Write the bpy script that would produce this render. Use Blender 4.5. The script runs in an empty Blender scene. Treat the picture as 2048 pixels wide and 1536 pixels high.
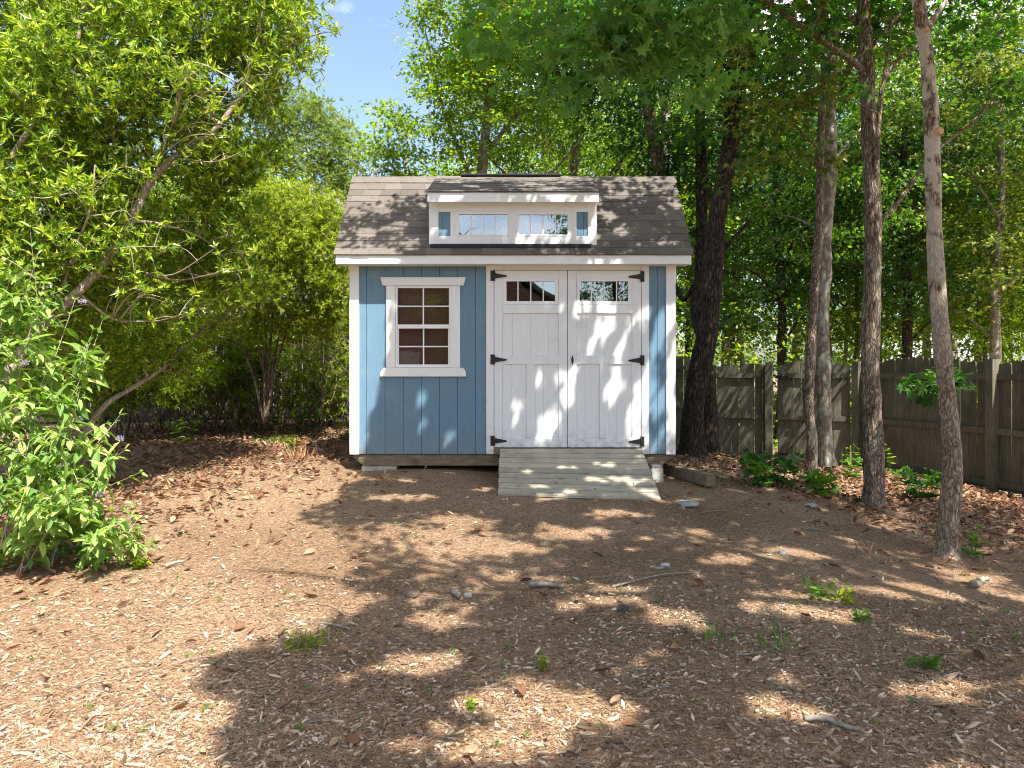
import bpy, bmesh, math
import numpy as np
from math import radians, sin, cos, pi, sqrt
from mathutils import Vector, Matrix

rng = np.random.default_rng(7)
scene = bpy.context.scene
C = scene.collection

# ------------------------------------------------------------------ camera, sky, sun, exposure
F, HOR, CAMZ = 1450.0, 735.0, 1.6
cam_data = bpy.data.cameras.new("camera")
cam_data.sensor_width = 36.0
cam_data.lens = 36.0 * F / 2048.0
cam_data.shift_y = -(768 - HOR) / 2048.0
cam_data.clip_start, cam_data.clip_end = 0.05, 600.0
cam = bpy.data.objects.new("camera", cam_data)
cam.location = (0, 0, CAMZ)
cam.rotation_euler = (radians(90), 0, 0)
C.objects.link(cam)
scene.camera = cam

TO_SUN = Vector((0.30, -0.50, 1.0)).normalized()
world = bpy.data.worlds.new("World")
scene.world = world
world.use_nodes = True
wn, wl_ = world.node_tree.nodes, world.node_tree.links
wn.clear()
w_out = wn.new("ShaderNodeOutputWorld")
w_bg = wn.new("ShaderNodeBackground")
w_sky = wn.new("ShaderNodeTexSky")
w_sky.sky_type = 'NISHITA'
w_sky.sun_disc = False
w_sky.sun_elevation = math.asin(TO_SUN.z)
w_sky.sun_rotation = math.atan2(TO_SUN.x, TO_SUN.y)
w_sky.air_density, w_sky.dust_density, w_sky.ozone_density = 1.0, 2.2, 1.0
w_bg.inputs['Strength'].default_value = 0.12
w_tc = wn.new("ShaderNodeTexCoord")
w_map = wn.new("ShaderNodeMapping")
w_map.inputs['Scale'].default_value = (1.0, 1.0, 2.6)
w_map.inputs['Location'].default_value = (0.35, 0.15, 0.30)
w_noise = wn.new("ShaderNodeTexNoise")
w_noise.inputs['Scale'].default_value = 2.6
w_noise.inputs['Detail'].default_value = 7
w_noise.inputs['Roughness'].default_value = 0.55
w_ramp = wn.new("ShaderNodeValToRGB")
w_ramp.color_ramp.elements[0].position = 0.52
w_ramp.color_ramp.elements[1].position = 0.71
w_mix = wn.new("ShaderNodeMixRGB")
w_mix.inputs['Color2'].default_value = (8.6, 8.6, 8.8, 1)
wl_.new(w_tc.outputs['Generated'], w_map.inputs['Vector'])
wl_.new(w_map.outputs['Vector'], w_noise.inputs['Vector'])
wl_.new(w_noise.outputs['Fac'], w_ramp.inputs['Fac'])
wl_.new(w_ramp.outputs['Color'], w_mix.inputs['Fac'])
wl_.new(w_sky.outputs['Color'], w_mix.inputs['Color1'])
wl_.new(w_mix.outputs['Color'], w_bg.inputs['Color'])
wl_.new(w_bg.outputs['Background'], w_out.inputs['Surface'])

sun_data = bpy.data.lights.new("sun", 'SUN')
sun_data.energy = 5.0
sun_data.angle = radians(0.53)
sun_data.color = (1.0, 0.955, 0.88)
sun = bpy.data.objects.new("sun", sun_data)
sun.rotation_euler = TO_SUN.to_track_quat('Z', 'Y').to_euler()
sun.location = TO_SUN * 60
C.objects.link(sun)

vs = scene.view_settings
vs.view_transform = 'Standard'
vs.look = 'None'
vs.gamma = 1
vs.use_curve_mapping = False
vs.exposure = 1.45
scene.cycles.max_bounces = 8
scene.cycles.diffuse_bounces = 4
scene.cycles.transparent_max_bounces = 8
scene.cycles.sample_clamp_indirect = 8
scene.cycles.use_denoising = True
scene.cycles.pixel_filter_type = 'BLACKMAN_HARRIS'
scene.cycles.filter_width = 1.05

# ------------------------------------------------------------------ ground height
_gc = np.array([
    (0, -3, 0), (0, 0, 0), (-3, 0, 0), (3, 0, 0), (0, 3, 0), (-3.5, 3, .05), (3.5, 3, -.03), (-3.5, 5.5, .12), (0, 5.5, .17),
    (3.78, 6.3, -.03), (2, 6.3, .1), (-1.8, 7.1, .37), (0, 7.1, .345), (1.5, 7.1, .275), (2.2, 8.2, .3), (-1.9, 8.15, .45), (0, 8.15, .44),
    (1.9, 8.15, .41), (-2, 10, .5), (2, 10, .33), (4, 8, .055), (4, 9.5, .12), (2.8, 11, .21), (4.7, 11, .08), (4.84, 13.6, -.18),
    (6.1, 12.8, -.16), (6.83, 10.3, -.18), (8, 8, -.2), (6, 6, -.08), (-4, 7, .3), (-6, 7, .3), (-4, 10, .52), (-4, 14, .55), (-8, 12, .5),
    (0, 14, .3), (8, 16, -.3), (0, 20, .2), (-6, 20, .5), (-12, 16, .5), (14, 12, -.3), (0, 11, .42), (-2.3, 9, .5)])

_gr = np.random.default_rng(3)
_gs = [(_gr.uniform(0, 2 * pi), _gr.uniform(.8, 9), _gr.uniform(0, 6.3)) for _ in range(26)]
def gz(x, y):
    x = np.asarray(x, float); y = np.asarray(y, float)
    d2 = (x[..., None] - _gc[:, 0])**2 + (y[..., None] - _gc[:, 1])**2
    w = np.exp(-d2 / 1.7) + 3e-3 / (1 + d2)**2
    z = (w * _gc[:, 2]).sum(-1) / w.sum(-1)
    near = np.exp(-((x / 12)**2 + ((y - 7) / 12)**2)**2)
    for a, f, ph in _gs:
        z = z + near * (.011 / (f**.8)) * np.sin((x * cos(a) + y * sin(a)) * f + ph)
    return z

def G(x, y):
    return float(gz(x, y))

def P(px, py, Y):
    """the point at distance Y seen at photograph position px, py"""
    return np.array([(px - 1024) * Y / F, Y, CAMZ - (py - HOR) * Y / F])

# ------------------------------------------------------------------ object helpers
def tag(o, label=None, cat=None, group=None, kind=None):
    if label: o['label'] = label
    if cat: o['category'] = cat
    if group: o['group'] = group
    if kind: o['kind'] = kind
    return o

def empty(name, loc, label=None, cat=None, group=None):
    o = bpy.data.objects.new(name, None)
    o.empty_display_size = 0.2
    C.objects.link(o)
    o.location = loc
    return tag(o, label, cat, group)

def wl(o):
    v = Vector((0, 0, 0))
    while o is not None:
        v += o.location
        o = o.parent
    return v

def link(name, me, mat=None, parent=None, loc=(0, 0, 0)):
    o = bpy.data.objects.new(name, me)
    C.objects.link(o)
    if parent is not None:
        o.parent = parent
    o.location = Vector(loc) - (wl(parent) if parent is not None else Vector((0, 0, 0)))
    if mat is not None and len(me.materials) == 0:
        me.materials.append(mat)
    return o

def np_mesh(name, V, T, smooth=False, origin=(0, 0, 0)):
    """V (n,3), T (m,3 or 4) arrays"""
    V = np.asarray(V, np.float32) - np.asarray(origin, np.float32)
    T = np.asarray(T, np.int32)
    me = bpy.data.meshes.new(name)
    me.vertices.add(len(V))
    me.vertices.foreach_set('co', V.ravel())
    k = T.shape[1]
    me.loops.add(T.size)
    me.loops.foreach_set('vertex_index', T.ravel())
    me.polygons.add(len(T))
    me.polygons.foreach_set('loop_start', np.arange(0, T.size, k, dtype=np.int32))
    me.polygons.foreach_set('use_smooth', np.full(len(T), smooth))
    me.update(calc_edges=True)
    return me

def np_obj(name, V, T, mat, parent=None, smooth=False, origin=None):
    if origin is None:
        origin = tuple(wl(parent)) if parent is not None else (0, 0, 0)
    me = np_mesh(name, V, T, smooth, origin)
    return link(name, me, mat, parent, origin)

def bm_obj(name, bm, mat, parent=None, smooth=False, origin=None):
    """bm in world coordinates"""
    if origin is None:
        origin = wl(parent) if parent is not None else Vector((0, 0, 0))
    me = bpy.data.meshes.new(name)
    bmesh.ops.translate(bm, verts=bm.verts, vec=-Vector(origin))
    bmesh.ops.recalc_face_normals(bm, faces=bm.faces)
    bm.to_mesh(me); bm.free()
    if smooth:
        for p in me.polygons: p.use_smooth = True
    return link(name, me, mat, parent, origin)

def box(name, x0, x1, y0, y1, z0, z1, mat, parent=None, bev=0.003):
    bm = bmesh.new()
    bmesh.ops.create_cube(bm, size=1)
    for v in bm.verts:
        v.co = Vector(((x0 + x1) / 2 + v.co.x * (x1 - x0), (y0 + y1) / 2 + v.co.y * (y1 - y0), (z0 + z1) / 2 + v.co.z * (z1 - z0)))
    if bev:
        bmesh.ops.bevel(bm, geom=bm.edges[:], offset=bev, segments=1, affect='EDGES')
    o = bm_obj(name, bm, mat, parent, origin=((x0 + x1) / 2, (y0 + y1) / 2, (z0 + z1) / 2))
    return o

def prism(name, pts, y0, y1, mat, parent=None, bev=0.0, axis='y'):
    """polygon in the x,z plane pushed from y0 to y1 (axis x: polygon y,z from x0 to x1)"""
    bm = bmesh.new()
    def c(a, b, t):
        return (a, t, b) if axis == 'y' else (t, a, b)
    f0 = [bm.verts.new(c(a, b, y0)) for a, b in pts]
    f1 = [bm.verts.new(c(a, b, y1)) for a, b in pts]
    bm.faces.new(f0); bm.faces.new(f1[::-1])
    n = len(pts)
    for i in range(n):
        bm.faces.new((f0[i], f1[i], f1[(i + 1) % n], f0[(i + 1) % n]))
    if bev:
        bmesh.ops.bevel(bm, geom=bm.edges[:], offset=bev, segments=1, affect='EDGES')
    m = np.mean(np.array(pts), axis=0)
    org = (m[0], (y0 + y1) / 2, m[1]) if axis == 'y' else ((y0 + y1) / 2, m[0], m[1])
    return bm_obj(name, bm, mat, parent, origin=org)

def tubes(lines, sides=8, rough=0.0, seed=0, cap=True):
    """lines: list of (pts (n,3), radii (n,)) -> V, quads"""
    Vs, Qs, off = [], [], 0
    r = np.random.default_rng(seed)
    for pts, rad in lines:
        pts = np.asarray(pts, float); rad = np.asarray(rad, float)
        if len(pts) < 2: continue
        if rad.max() > .006:
            d0, d1 = pts[0] - pts[1], pts[-1] - pts[-2]
            pts = np.vstack([pts[0] + 1e-3 * d0, pts, pts[-1] + 1e-3 * d1]); rad = np.concatenate([[rad[0] * .03], rad, [rad[-1] * .03]])
        n = len(pts)
        t = np.gradient(pts, axis=0)
        t /= np.linalg.norm(t, axis=1, keepdims=True) + 1e-9
        ref = np.array([0.0, 0, 1]) if abs(t[:, 2].mean()) < 0.75 else np.array([1.0, 0, 0])
        u = np.cross(t, ref); u /= np.linalg.norm(u, axis=1, keepdims=True) + 1e-9
        v = np.cross(t, u)
        k = sides if rad.max() > 0.012 else max(3, sides // 2)
        a = np.linspace(0, 2 * pi, k, endpoint=False)
        rr = rad[:, None] * (1 + (rough * r.standard_normal((n, k)) if rough else 0))
        ring = pts[:, None, :] + rr[..., None] * (np.cos(a)[None, :, None] * u[:, None, :] + np.sin(a)[None, :, None] * v[:, None, :])
        Vs.append(ring.reshape(-1, 3))
        i = np.arange(n - 1)[:, None] * k; j = np.arange(k)[None, :]; j2 = (j + 1) % k
        q = np.stack([i + j, i + j2, i + k + j2, i + k + j], -1).reshape(-1, 4) + off
        Qs.append(q)
        off += n * k
    return np.concatenate(Vs), np.concatenate(Qs)

def smooth_line(pts, n):
    """Catmull-Rom through pts"""
    p = np.asarray(pts, float)
    if len(p) == 2:
        return p[0] + np.linspace(0, 1, n)[:, None] * (p[1] - p[0])
    p = np.vstack([2 * p[0] - p[1], p, 2 * p[-1] - p[-2]])
    m = len(p) - 3
    u = np.linspace(0, m - 1e-6, n); i = u.astype(int); f = (u - i)[:, None]
    a, b, c, d = p[i], p[i + 1], p[i + 2], p[i + 3]
    return .5 * (2 * b + (c - a) * f + (2 * a - 5 * b + 4 * c - d) * f**2 + (3 * b - a - 3 * c + d) * f**3)

# ------------------------------------------------------------------ materials
def new_mat(name):
    m = bpy.data.materials.new(name); m.use_nodes = True
    n = m.node_tree.nodes; n.clear()
    out = n.new('ShaderNodeOutputMaterial')
    return m, n, m.node_tree.links, out

def ramp(n, stops):
    r = n.new('ShaderNodeValToRGB')
    e = r.color_ramp.elements
    while len(e) < len(stops): e.new(0.5)
    for el, (p, c) in zip(e, stops):
        el.position = p; el.color = (*c, 1)
    return r

def mat_surface(name, stops, scale=(1, 1, 1), nscale=8, detail=5, rough=.7, bump=.3, bdist=.01, bscale=None, spec=.3, coord='Object', wave=None, island=0.0, dirt=None, splash=False):
    m, n, l, out = new_mat(name)
    b = n.new('ShaderNodeBsdfPrincipled')
    b.inputs['Roughness'].default_value = rough
    b.inputs['Specular IOR Level'].default_value = spec
    l.new(b.outputs[0], out.inputs[0])
    tc = n.new('ShaderNodeTexCoord'); mp = n.new('ShaderNodeMapping')
    mp.inputs['Scale'].default_value = scale
    if coord == 'World':
        geo = n.new('ShaderNodeNewGeometry'); l.new(geo.outputs['Position'], mp.inputs['Vector'])
    else:
        l.new(tc.outputs[coord], mp.inputs['Vector'])
    t = n.new('ShaderNodeTexNoise'); t.inputs['Scale'].default_value = nscale; t.inputs['Detail'].default_value = detail
    t.inputs['Roughness'].default_value = .6
    l.new(mp.outputs[0], t.inputs['Vector'])
    r = ramp(n, stops)
    fac = t.outputs['Fac']
    l.new(fac, r.inputs['Fac'])
    col = r.outputs['Color']
    if island:
        oi = n.new('ShaderNodeObjectInfo')
        mr = n.new('ShaderNodeMapRange'); mr.inputs['To Min'].default_value = 1 - island; mr.inputs['To Max'].default_value = 1 + island
        l.new(oi.outputs['Random'], mr.inputs['Value'])
        mul = n.new('ShaderNodeVectorMath'); mul.operation = 'SCALE'
        l.new(col, mul.inputs[0]); l.new(mr.outputs[0], mul.inputs['Scale'])
        col = mul.outputs[0]
    if dirt:                         # (colour, world noise scale, threshold, amount)
        g2 = n.new('ShaderNodeNewGeometry')
        t3 = n.new('ShaderNodeTexNoise'); t3.inputs['Scale'].default_value = dirt[1]; t3.inputs['Detail'].default_value = 6
        l.new(g2.outputs['Position'], t3.inputs['Vector'])
        m2 = n.new('ShaderNodeMapRange'); m2.inputs['From Min'].default_value = dirt[2]; m2.inputs['From Max'].default_value = dirt[2] + .18
        m2.inputs['To Max'].default_value = dirt[3]
        l.new(t3.outputs['Fac'], m2.inputs['Value'])
        mx = n.new('ShaderNodeMixRGB'); mx.inputs['Color2'].default_value = (*dirt[0], 1)
        l.new(m2.outputs[0], mx.inputs['Fac']); l.new(col, mx.inputs['Color1'])
        col = mx.outputs[0]
    if splash:                       # rain-splashed soil on the lowest boards
        g3 = n.new('ShaderNodeNewGeometry'); sp = n.new('ShaderNodeSeparateXYZ'); l.new(g3.outputs['Position'], sp.inputs[0])
        t4 = n.new('ShaderNodeTexNoise'); t4.inputs['Scale'].default_value = 14; t4.inputs['Detail'].default_value = 8; t4.inputs['Roughness'].default_value = .7
        l.new(g3.outputs['Position'], t4.inputs['Vector'])
        m4 = n.new('ShaderNodeMapRange'); m4.inputs['From Min'].default_value = .95; m4.inputs['From Max'].default_value = .60
        m4.inputs['To Min'].default_value = 0; m4.inputs['To Max'].default_value = .9
        l.new(sp.outputs['Z'], m4.inputs['Value'])
        m5 = n.new('ShaderNodeMath'); m5.operation = 'MULTIPLY'; l.new(m4.outputs[0], m5.inputs[0])
        m6 = n.new('ShaderNodeMapRange'); m6.inputs['From Min'].default_value = .42; m6.inputs['From Max'].default_value = .7; l.new(t4.outputs['Fac'], m6.inputs['Value'])
        l.new(m6.outputs[0], m5.inputs[1])
        mx5 = n.new('ShaderNodeMixRGB'); mx5.inputs['Color2'].default_value = (.24, .19, .14, 1)
        l.new(m5.outputs[0], mx5.inputs['Fac']); l.new(col, mx5.inputs['Color1']); col = mx5.outputs[0]
    l.new(col, b.inputs['Base Color'])
    if bump:
        t2 = n.new('ShaderNodeTexNoise'); t2.inputs['Scale'].default_value = bscale or nscale * 2; t2.inputs['Detail'].default_value = 6
        l.new(mp.outputs[0], t2.inputs['Vector'])
        bp = n.new('ShaderNodeBump'); bp.inputs['Strength'].default_value = bump; bp.inputs['Distance'].default_value = bdist
        l.new(t2.outputs['Fac'], bp.inputs['Height'])
        l.new(bp.outputs[0], b.inputs['Normal'])
    return m

def mat_leaf(name, c1, c2, c3=None, trans=.4, tcol=None, rough=.45, spec=.35, hole=False):
    m, n, l, out = new_mat(name)
    g = n.new('ShaderNodeNewGeometry')
    stops = [(0, c1), (.55, c2), (1, c3 or c2)]
    r = ramp(n, stops)
    l.new(g.outputs['Random Per Island'], r.inputs['Fac'])
    b = n.new('ShaderNodeBsdfPrincipled'); b.inputs['Roughness'].default_value = rough; b.inputs['Specular IOR Level'].default_value = spec
    t = n.new('ShaderNodeBsdfTranslucent')
    tm = n.new('ShaderNodeVectorMath'); tm.operation = 'MULTIPLY'; tm.inputs[1].default_value = tcol or (1.9, 1.9, .9)
    l.new(r.outputs[0], b.inputs['Base Color']); l.new(r.outputs[0], tm.inputs[0]); l.new(tm.outputs[0], t.inputs['Color'])
    mx = n.new('ShaderNodeMixShader'); mx.inputs[0].default_value = trans
    l.new(b.outputs[0], mx.inputs[1]); l.new(t.outputs[0], mx.inputs[2]); l.new(mx.outputs[0], out.inputs[0])
    return m

def mat_bark(name, dark, mid, light, vscale=(13, 13, 2.2), rough=.9, patches=None, bump=.9, bdist=.02, zup=None):
    """furrowed bark: stretched voronoi ridges, noise tint, optional pale lichen patches"""
    m, n, l, out = new_mat(name)
    b = n.new('ShaderNodeBsdfPrincipled'); b.inputs['Roughness'].default_value = rough; b.inputs['Specular IOR Level'].default_value = .15
    l.new(b.outputs[0], out.inputs[0])
    g = n.new('ShaderNodeNewGeometry'); mp = n.new('ShaderNodeMapping'); mp.inputs['Scale'].default_value = vscale
    l.new(g.outputs['Position'], mp.inputs['Vector'])
    ns = n.new('ShaderNodeTexNoise'); ns.inputs['Scale'].default_value = 1.3; ns.inputs['Detail'].default_value = 6
    l.new(mp.outputs[0], ns.inputs['Vector'])
    ad = n.new('ShaderNodeVectorMath'); ad.operation = 'ADD'
    sc_ = n.new('ShaderNodeVectorMath'); sc_.operation = 'SCALE'; sc_.inputs['Scale'].default_value = 1.8
    l.new(ns.outputs['Color'], sc_.inputs[0]); l.new(mp.outputs[0], ad.inputs[0]); l.new(sc_.outputs[0], ad.inputs[1])
    v = n.new('ShaderNodeTexVoronoi'); v.feature = 'DISTANCE_TO_EDGE'; v.inputs['Scale'].default_value = 2.2
    l.new(ad.outputs[0], v.inputs['Vector'])
    ns2 = n.new('ShaderNodeTexNoise'); ns2.inputs['Scale'].default_value = 4; ns2.inputs['Detail'].default_value = 8
    l.new(mp.outputs[0], ns2.inputs['Vector'])
    r = ramp(n, [(.02, dark), (.22, mid), (.62, light)])
    mm = n.new('ShaderNodeMath'); mm.operation = 'MULTIPLY'
    l.new(v.outputs['Distance'], mm.inputs[0]); l.new(ns2.outputs['Fac'], mm.inputs[1])
    m3 = n.new('ShaderNodeMath'); m3.operation = 'MULTIPLY'; m3.inputs[1].default_value = 2.4
    l.new(mm.outputs[0], m3.inputs[0])
    l.new(m3.outputs[0], r.inputs['Fac'])
    col = r.outputs[0]
    if patches:
        pc, psc, th, amt = patches
        mp2 = n.new('ShaderNodeMapping'); mp2.inputs['Scale'].default_value = psc
        l.new(g.outputs['Position'], mp2.inputs['Vector'])
        n3 = n.new('ShaderNodeTexNoise'); n3.inputs['Scale'].default_value = 1; n3.inputs['Detail'].default_value = 5
        l.new(mp2.outputs[0], n3.inputs['Vector'])
        mr = n.new('ShaderNodeMapRange'); mr.inputs['From Min'].default_value = th; mr.inputs['From Max'].default_value = th + .08; mr.inputs['To Max'].default_value = amt
        l.new(n3.outputs['Fac'], mr.inputs['Value'])
        mx = n.new('ShaderNodeMixRGB'); mx.inputs['Color2'].default_value = (*pc, 1)
        if zup:                      # pale bark only above a height
            sx = n.new('ShaderNodeSeparateXYZ'); l.new(g.outputs['Position'], sx.inputs[0])
            mz = n.new('ShaderNodeMapRange'); mz.inputs['From Min'].default_value = zup[0]; mz.inputs['From Max'].default_value = zup[1]
            mz.inputs['To Min'].default_value = zup[2]
            l.new(sx.outputs['Z'], mz.inputs['Value'])
            mw = n.new('ShaderNodeMath'); mw.operation = 'MULTIPLY'; l.new(mr.outputs[0], mw.inputs[0]); l.new(mz.outputs[0], mw.inputs[1])
            l.new(mw.outputs[0], mx.inputs['Fac'])
        else:
            l.new(mr.outputs[0], mx.inputs['Fac'])
        l.new(col, mx.inputs['Color1']); col = mx.outputs[0]
    l.new(col, b.inputs['Base Color'])
    bp = n.new('ShaderNodeBump'); bp.inputs['Strength'].default_value = bump; bp.inputs['Distance'].default_value = bdist
    l.new(m3.outputs[0], bp.inputs['Height']); l.new(bp.outputs[0], b.inputs['Normal'])
    return m

M = {}
M['white'] = mat_surface('white_paint', [(.3, (.74, .75, .75)), (.7, (.80, .81, .81))], scale=(1, 1, 1), nscale=3, bscale=60, bump=.25, bdist=.002, rough=.5, spec=.35, dirt=((.42, .40, .34), 5, .62, .22))
M['white_grain'] = mat_surface('white_painted_grain', [(.3, (.73, .74, .74)), (.7, (.80, .81, .81))], scale=(26, 26, 2.2), nscale=3, bscale=9, bump=.5, bdist=.003, rough=.5, spec=.35, dirt=((.45, .43, .37), 6, .60, .25), splash=True)
M['blue'] = mat_surface('blue_siding_paint', [(.3, (.110, .208, .296)), (.7, (.140, .247, .337))], scale=(28, 28, 2.4), nscale=3, bscale=9, bump=.5, bdist=.003, rough=.52, spec=.35, island=.03, dirt=((.26, .32, .36), 3.5, .55, .35), splash=True)
M['vinyl'] = mat_surface('white_vinyl', [(.3, (.78, .79, .80)), (.7, (.82, .82, .82))], bump=0, rough=.35, spec=.5)
M['dark_wall'] = mat_surface('painted_groove', [(.3, (.085, .150, .20)), (.7, (.11, .18, .24))], bump=0)
M['black'] = mat_surface('black_iron', [(.3, (.012, .012, .013)), (.7, (.03, .028, .026))], nscale=30, bump=.2, bdist=.001, rough=.45, spec=.4)
M['flash'] = mat_surface('black_flashing', [(.3, (.012, .014, .018)), (.7, (.02, .022, .03))], nscale=10, bump=.2, rough=.5)
M['blind'] = mat_surface('brown_board_inside', [(.3, (.16, .055, .035)), (.55, (.22, .085, .055)), (.7, (.12, .04, .028))], scale=(6, 6, 26), nscale=5, bump=.2, rough=.7, coord='World')
M['dark_in'] = mat_surface('dark_interior', [(.3, (.02, .018, .016)), (.7, (.04, .035, .03))], bump=0)
M['skid'] = mat_surface('treated_skid_wood', [(.3, (.13, .095, .06)), (.6, (.22, .165, .11)), (.8, (.27, .21, .14))], scale=(2, 14, 14), nscale=3, bump=.4, rough=.85, dirt=((.07, .06, .045), 6, .52, .6))
M['ramp'] = mat_surface('weathered_ramp_wood', [(.25, (.26, .222, .165)), (.5, (.36, .315, .24)), (.75, (.45, .395, .305))], scale=(1.6, 18, 18), nscale=4, bump=.5, bdist=.004, rough=.85, island=.20, dirt=((.16, .15, .11), 4, .52, .5))
M['block'] = mat_surface('concrete_block', [(.3, (.33, .31, .27)), (.7, (.48, .46, .41))], nscale=18, bump=.6, bdist=.004, rough=.95, coord='World', dirt=((.18, .14, .10), 6, .5, .6))
M['fence'] = mat_surface('weathered_fence_wood', [(.2, (.055, .050, .035)), (.5, (.125, .115, .082)), (.8, (.20, .185, .135))], scale=(20, 20, 1.6), nscale=3.0, bscale=6, bump=.6, bdist=.006, rough=.9, coord='World', island=.22, dirt=((.055, .06, .035), 2.2, .50, .6))
M['fence_shaded'] = mat_surface('shade_toned_fence_wood', [(.2, (.03, .024, .018)), (.5, (.055, .045, .035)), (.8, (.09, .072, .055))], scale=(20, 20, 1.6), nscale=3.0, bump=.5, bdist=.006, rough=.9, coord='World', island=.25)  # shade of the shrubs is put into this wood colour
M['stone'] = mat_surface('grey_stone', [(.3, (.22, .235, .22)), (.7, (.36, .38, .36))], nscale=14, bump=.6, rough=.9)
M['cut'] = mat_surface('fresh_cut_wood', [(.3, (.45, .24, .12)), (.7, (.60, .36, .20))], nscale=20, bump=.2, rough=.8)
M['stick'] = mat_surface('grey_dead_wood', [(.3, (.14, .115, .09)), (.7, (.33, .29, .235))], nscale=25, scale=(1, 1, 1), bump=.6, bdist=.004, rough=.95)
M['shingle'] = mat_surface('asphalt_shingle', [(.25, (.070, .060, .052)), (.5, (.128, .110, .094)), (.75, (.215, .185, .155))], nscale=160, detail=3, bump=.8, bdist=.004, rough=.95, island=.24, coord='World', dirt=((.20, .165, .13), 2.0, .52, .35))
M['bark_dark'] = mat_bark('furrowed_dark_bark', (.018, .013, .010), (.065, .047, .036), (.135, .102, .08))
M['bark_brown'] = mat_bark('brown_bark', (.07, .050, .036), (.22, .165, .12), (.38, .30, .23), vscale=(11, 11, 3.4), patches=((.30, .31, .26), (7, 7, 2.5), .56, .55))
M['bark_oak'] = mat_bark('scaly_oak_bark', (.07, .052, .038), (.25, .19, .14), (.44, .36, .275), vscale=(12, 12, 3.0), bdist=.03, patches=((.27, .29, .23), (6, 6, 2), .58, .4))
M['bark_grey'] = mat_bark('smooth_grey_bark', (.13, .110, .082), (.26, .225, .17), (.38, .34, .27), vscale=(5, 5, 2.5), bump=.35, bdist=.008, patches=((.36, .36, .31), (5, 5, 5), .54, .6))
M['bark_shrub'] = mat_bark('pale_shrub_bark', (.18, .14, .105), (.38, .32, .25), (.52, .46, .37), vscale=(12, 12, 5), bump=.3, bdist=.006, patches=((.19, .14, .10), (6, 6, 3), .5, .6))
M['twig'] = mat_surface('brown_twig', [(.3, (.10, .075, .055)), (.7, (.20, .16, .12))], nscale=10, bump=0, rough=.9)
M['twig_pale'] = mat_surface('pale_twig', [(.3, (.30, .24, .18)), (.7, (.46, .39, .30))], nscale=10, bump=0, rough=.9)
M['leaf_maple'] = mat_leaf('maple_leaf', (.020, .065, .014), (.060, .150, .024), (.150, .250, .036), trans=.46, tcol=(1.5, 2.0, .6))
M['leaf_hang'] = mat_leaf('brightened_maple_leaf', (.065, .160, .035), (.110, .230, .055), (.180, .300, .070), trans=.42, tcol=(1.4, 1.9, .6), rough=.4, spec=.5)  # maple leaf colour raised to stand in for light on shaded boughs
M['leaf_wood'] = mat_leaf('woodland_leaf', (.018, .060, .010), (.060, .155, .016), (.190, .290, .026), trans=.46, tcol=(1.9, 2.1, .55))
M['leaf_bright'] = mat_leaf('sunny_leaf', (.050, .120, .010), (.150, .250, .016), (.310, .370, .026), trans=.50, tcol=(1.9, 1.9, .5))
M['leaf_myrtle'] = mat_leaf('narrow_shrub_leaf', (.050, .120, .010), (.190, .290, .018), (.470, .520, .045), trans=.36, tcol=(1.8, 1.9, .5), rough=.38)
M['leaf_lime'] = mat_leaf('lime_shrub_leaf', (.100, .180, .010), (.230, .300, .014), (.410, .440, .024), trans=.42, tcol=(1.6, 1.6, .4))
M['leaf_soft'] = mat_leaf('soft_pale_leaf', (.090, .190, .035), (.200, .315, .065), (.400, .490, .15), trans=.34, tcol=(1.6, 1.8, .6), rough=.6)
M['leaf_sprout'] = mat_leaf('sprout_leaf', (.060, .150, .018), (.100, .210, .025), (.150, .260, .03), trans=.4, tcol=(1.6, 1.8, .5))
M['leaf_airy'] = mat_leaf('airy_pale_leaf', (.100, .165, .030), (.170, .240, .040), (.290, .340, .07), trans=.45, tcol=(1.6, 1.7, .7))
M['dead_leaf'] = mat_leaf('dead_leaf', (.10, .050, .028), (.25, .125, .065), (.42, .27, .165), trans=.15, tcol=(1, 1, 1), rough=.7)
M['flower'] = mat_leaf('lilac_petal', (.34, .28, .40), (.50, .45, .56), (.66, .62, .70), trans=.3, tcol=(1, 1, 1), rough=.7)
M['chip'] = mat_leaf('bark_chip', (.080, .054, .035), (.33, .238, .157), (.64, .515, .375), trans=0.0, rough=.9, spec=.1)
M['needle'] = mat_leaf('pine_needle', (.22, .11, .055), (.36, .20, .11), (.50, .34, .21), trans=0.0, rough=.8, spec=.15)

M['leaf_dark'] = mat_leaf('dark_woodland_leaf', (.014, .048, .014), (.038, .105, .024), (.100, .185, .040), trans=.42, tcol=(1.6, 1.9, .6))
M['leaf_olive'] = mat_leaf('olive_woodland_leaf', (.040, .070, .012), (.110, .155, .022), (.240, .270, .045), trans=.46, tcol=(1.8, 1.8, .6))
def mat_glass(name, refl):
    m, n, l, out = new_mat(name)
    tr = n.new('ShaderNodeBsdfTransparent'); tr.inputs[0].default_value = (.82, .86, .86, 1)
    gl = n.new('ShaderNodeBsdfGlossy'); gl.inputs['Roughness'].default_value = .012
    gl.inputs['Color'].default_value = (.92, .96, 1, 1)
    tx = n.new('ShaderNodeTexNoise'); tx.inputs['Scale'].default_value = 2.2
    bp = n.new('ShaderNodeBump'); bp.inputs['Strength'].default_value = .05; bp.inputs['Distance'].default_value = .02
    g = n.new('ShaderNodeNewGeometry'); l.new(g.outputs['Position'], tx.inputs['Vector'])
    l.new(tx.outputs['Fac'], bp.inputs['Height']); l.new(bp.outputs[0], gl.inputs['Normal'])
    mx = n.new('ShaderNodeMixShader'); mx.inputs[0].default_value = refl
    l.new(tr.outputs[0], mx.inputs[1]); l.new(gl.outputs[0], mx.inputs[2]); l.new(mx.outputs[0], out.inputs[0])
    return m
M['glass'] = mat_glass('window_glass', .20)
M['glass_dull'] = mat_glass('window_glass_dull', .07)

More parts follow.
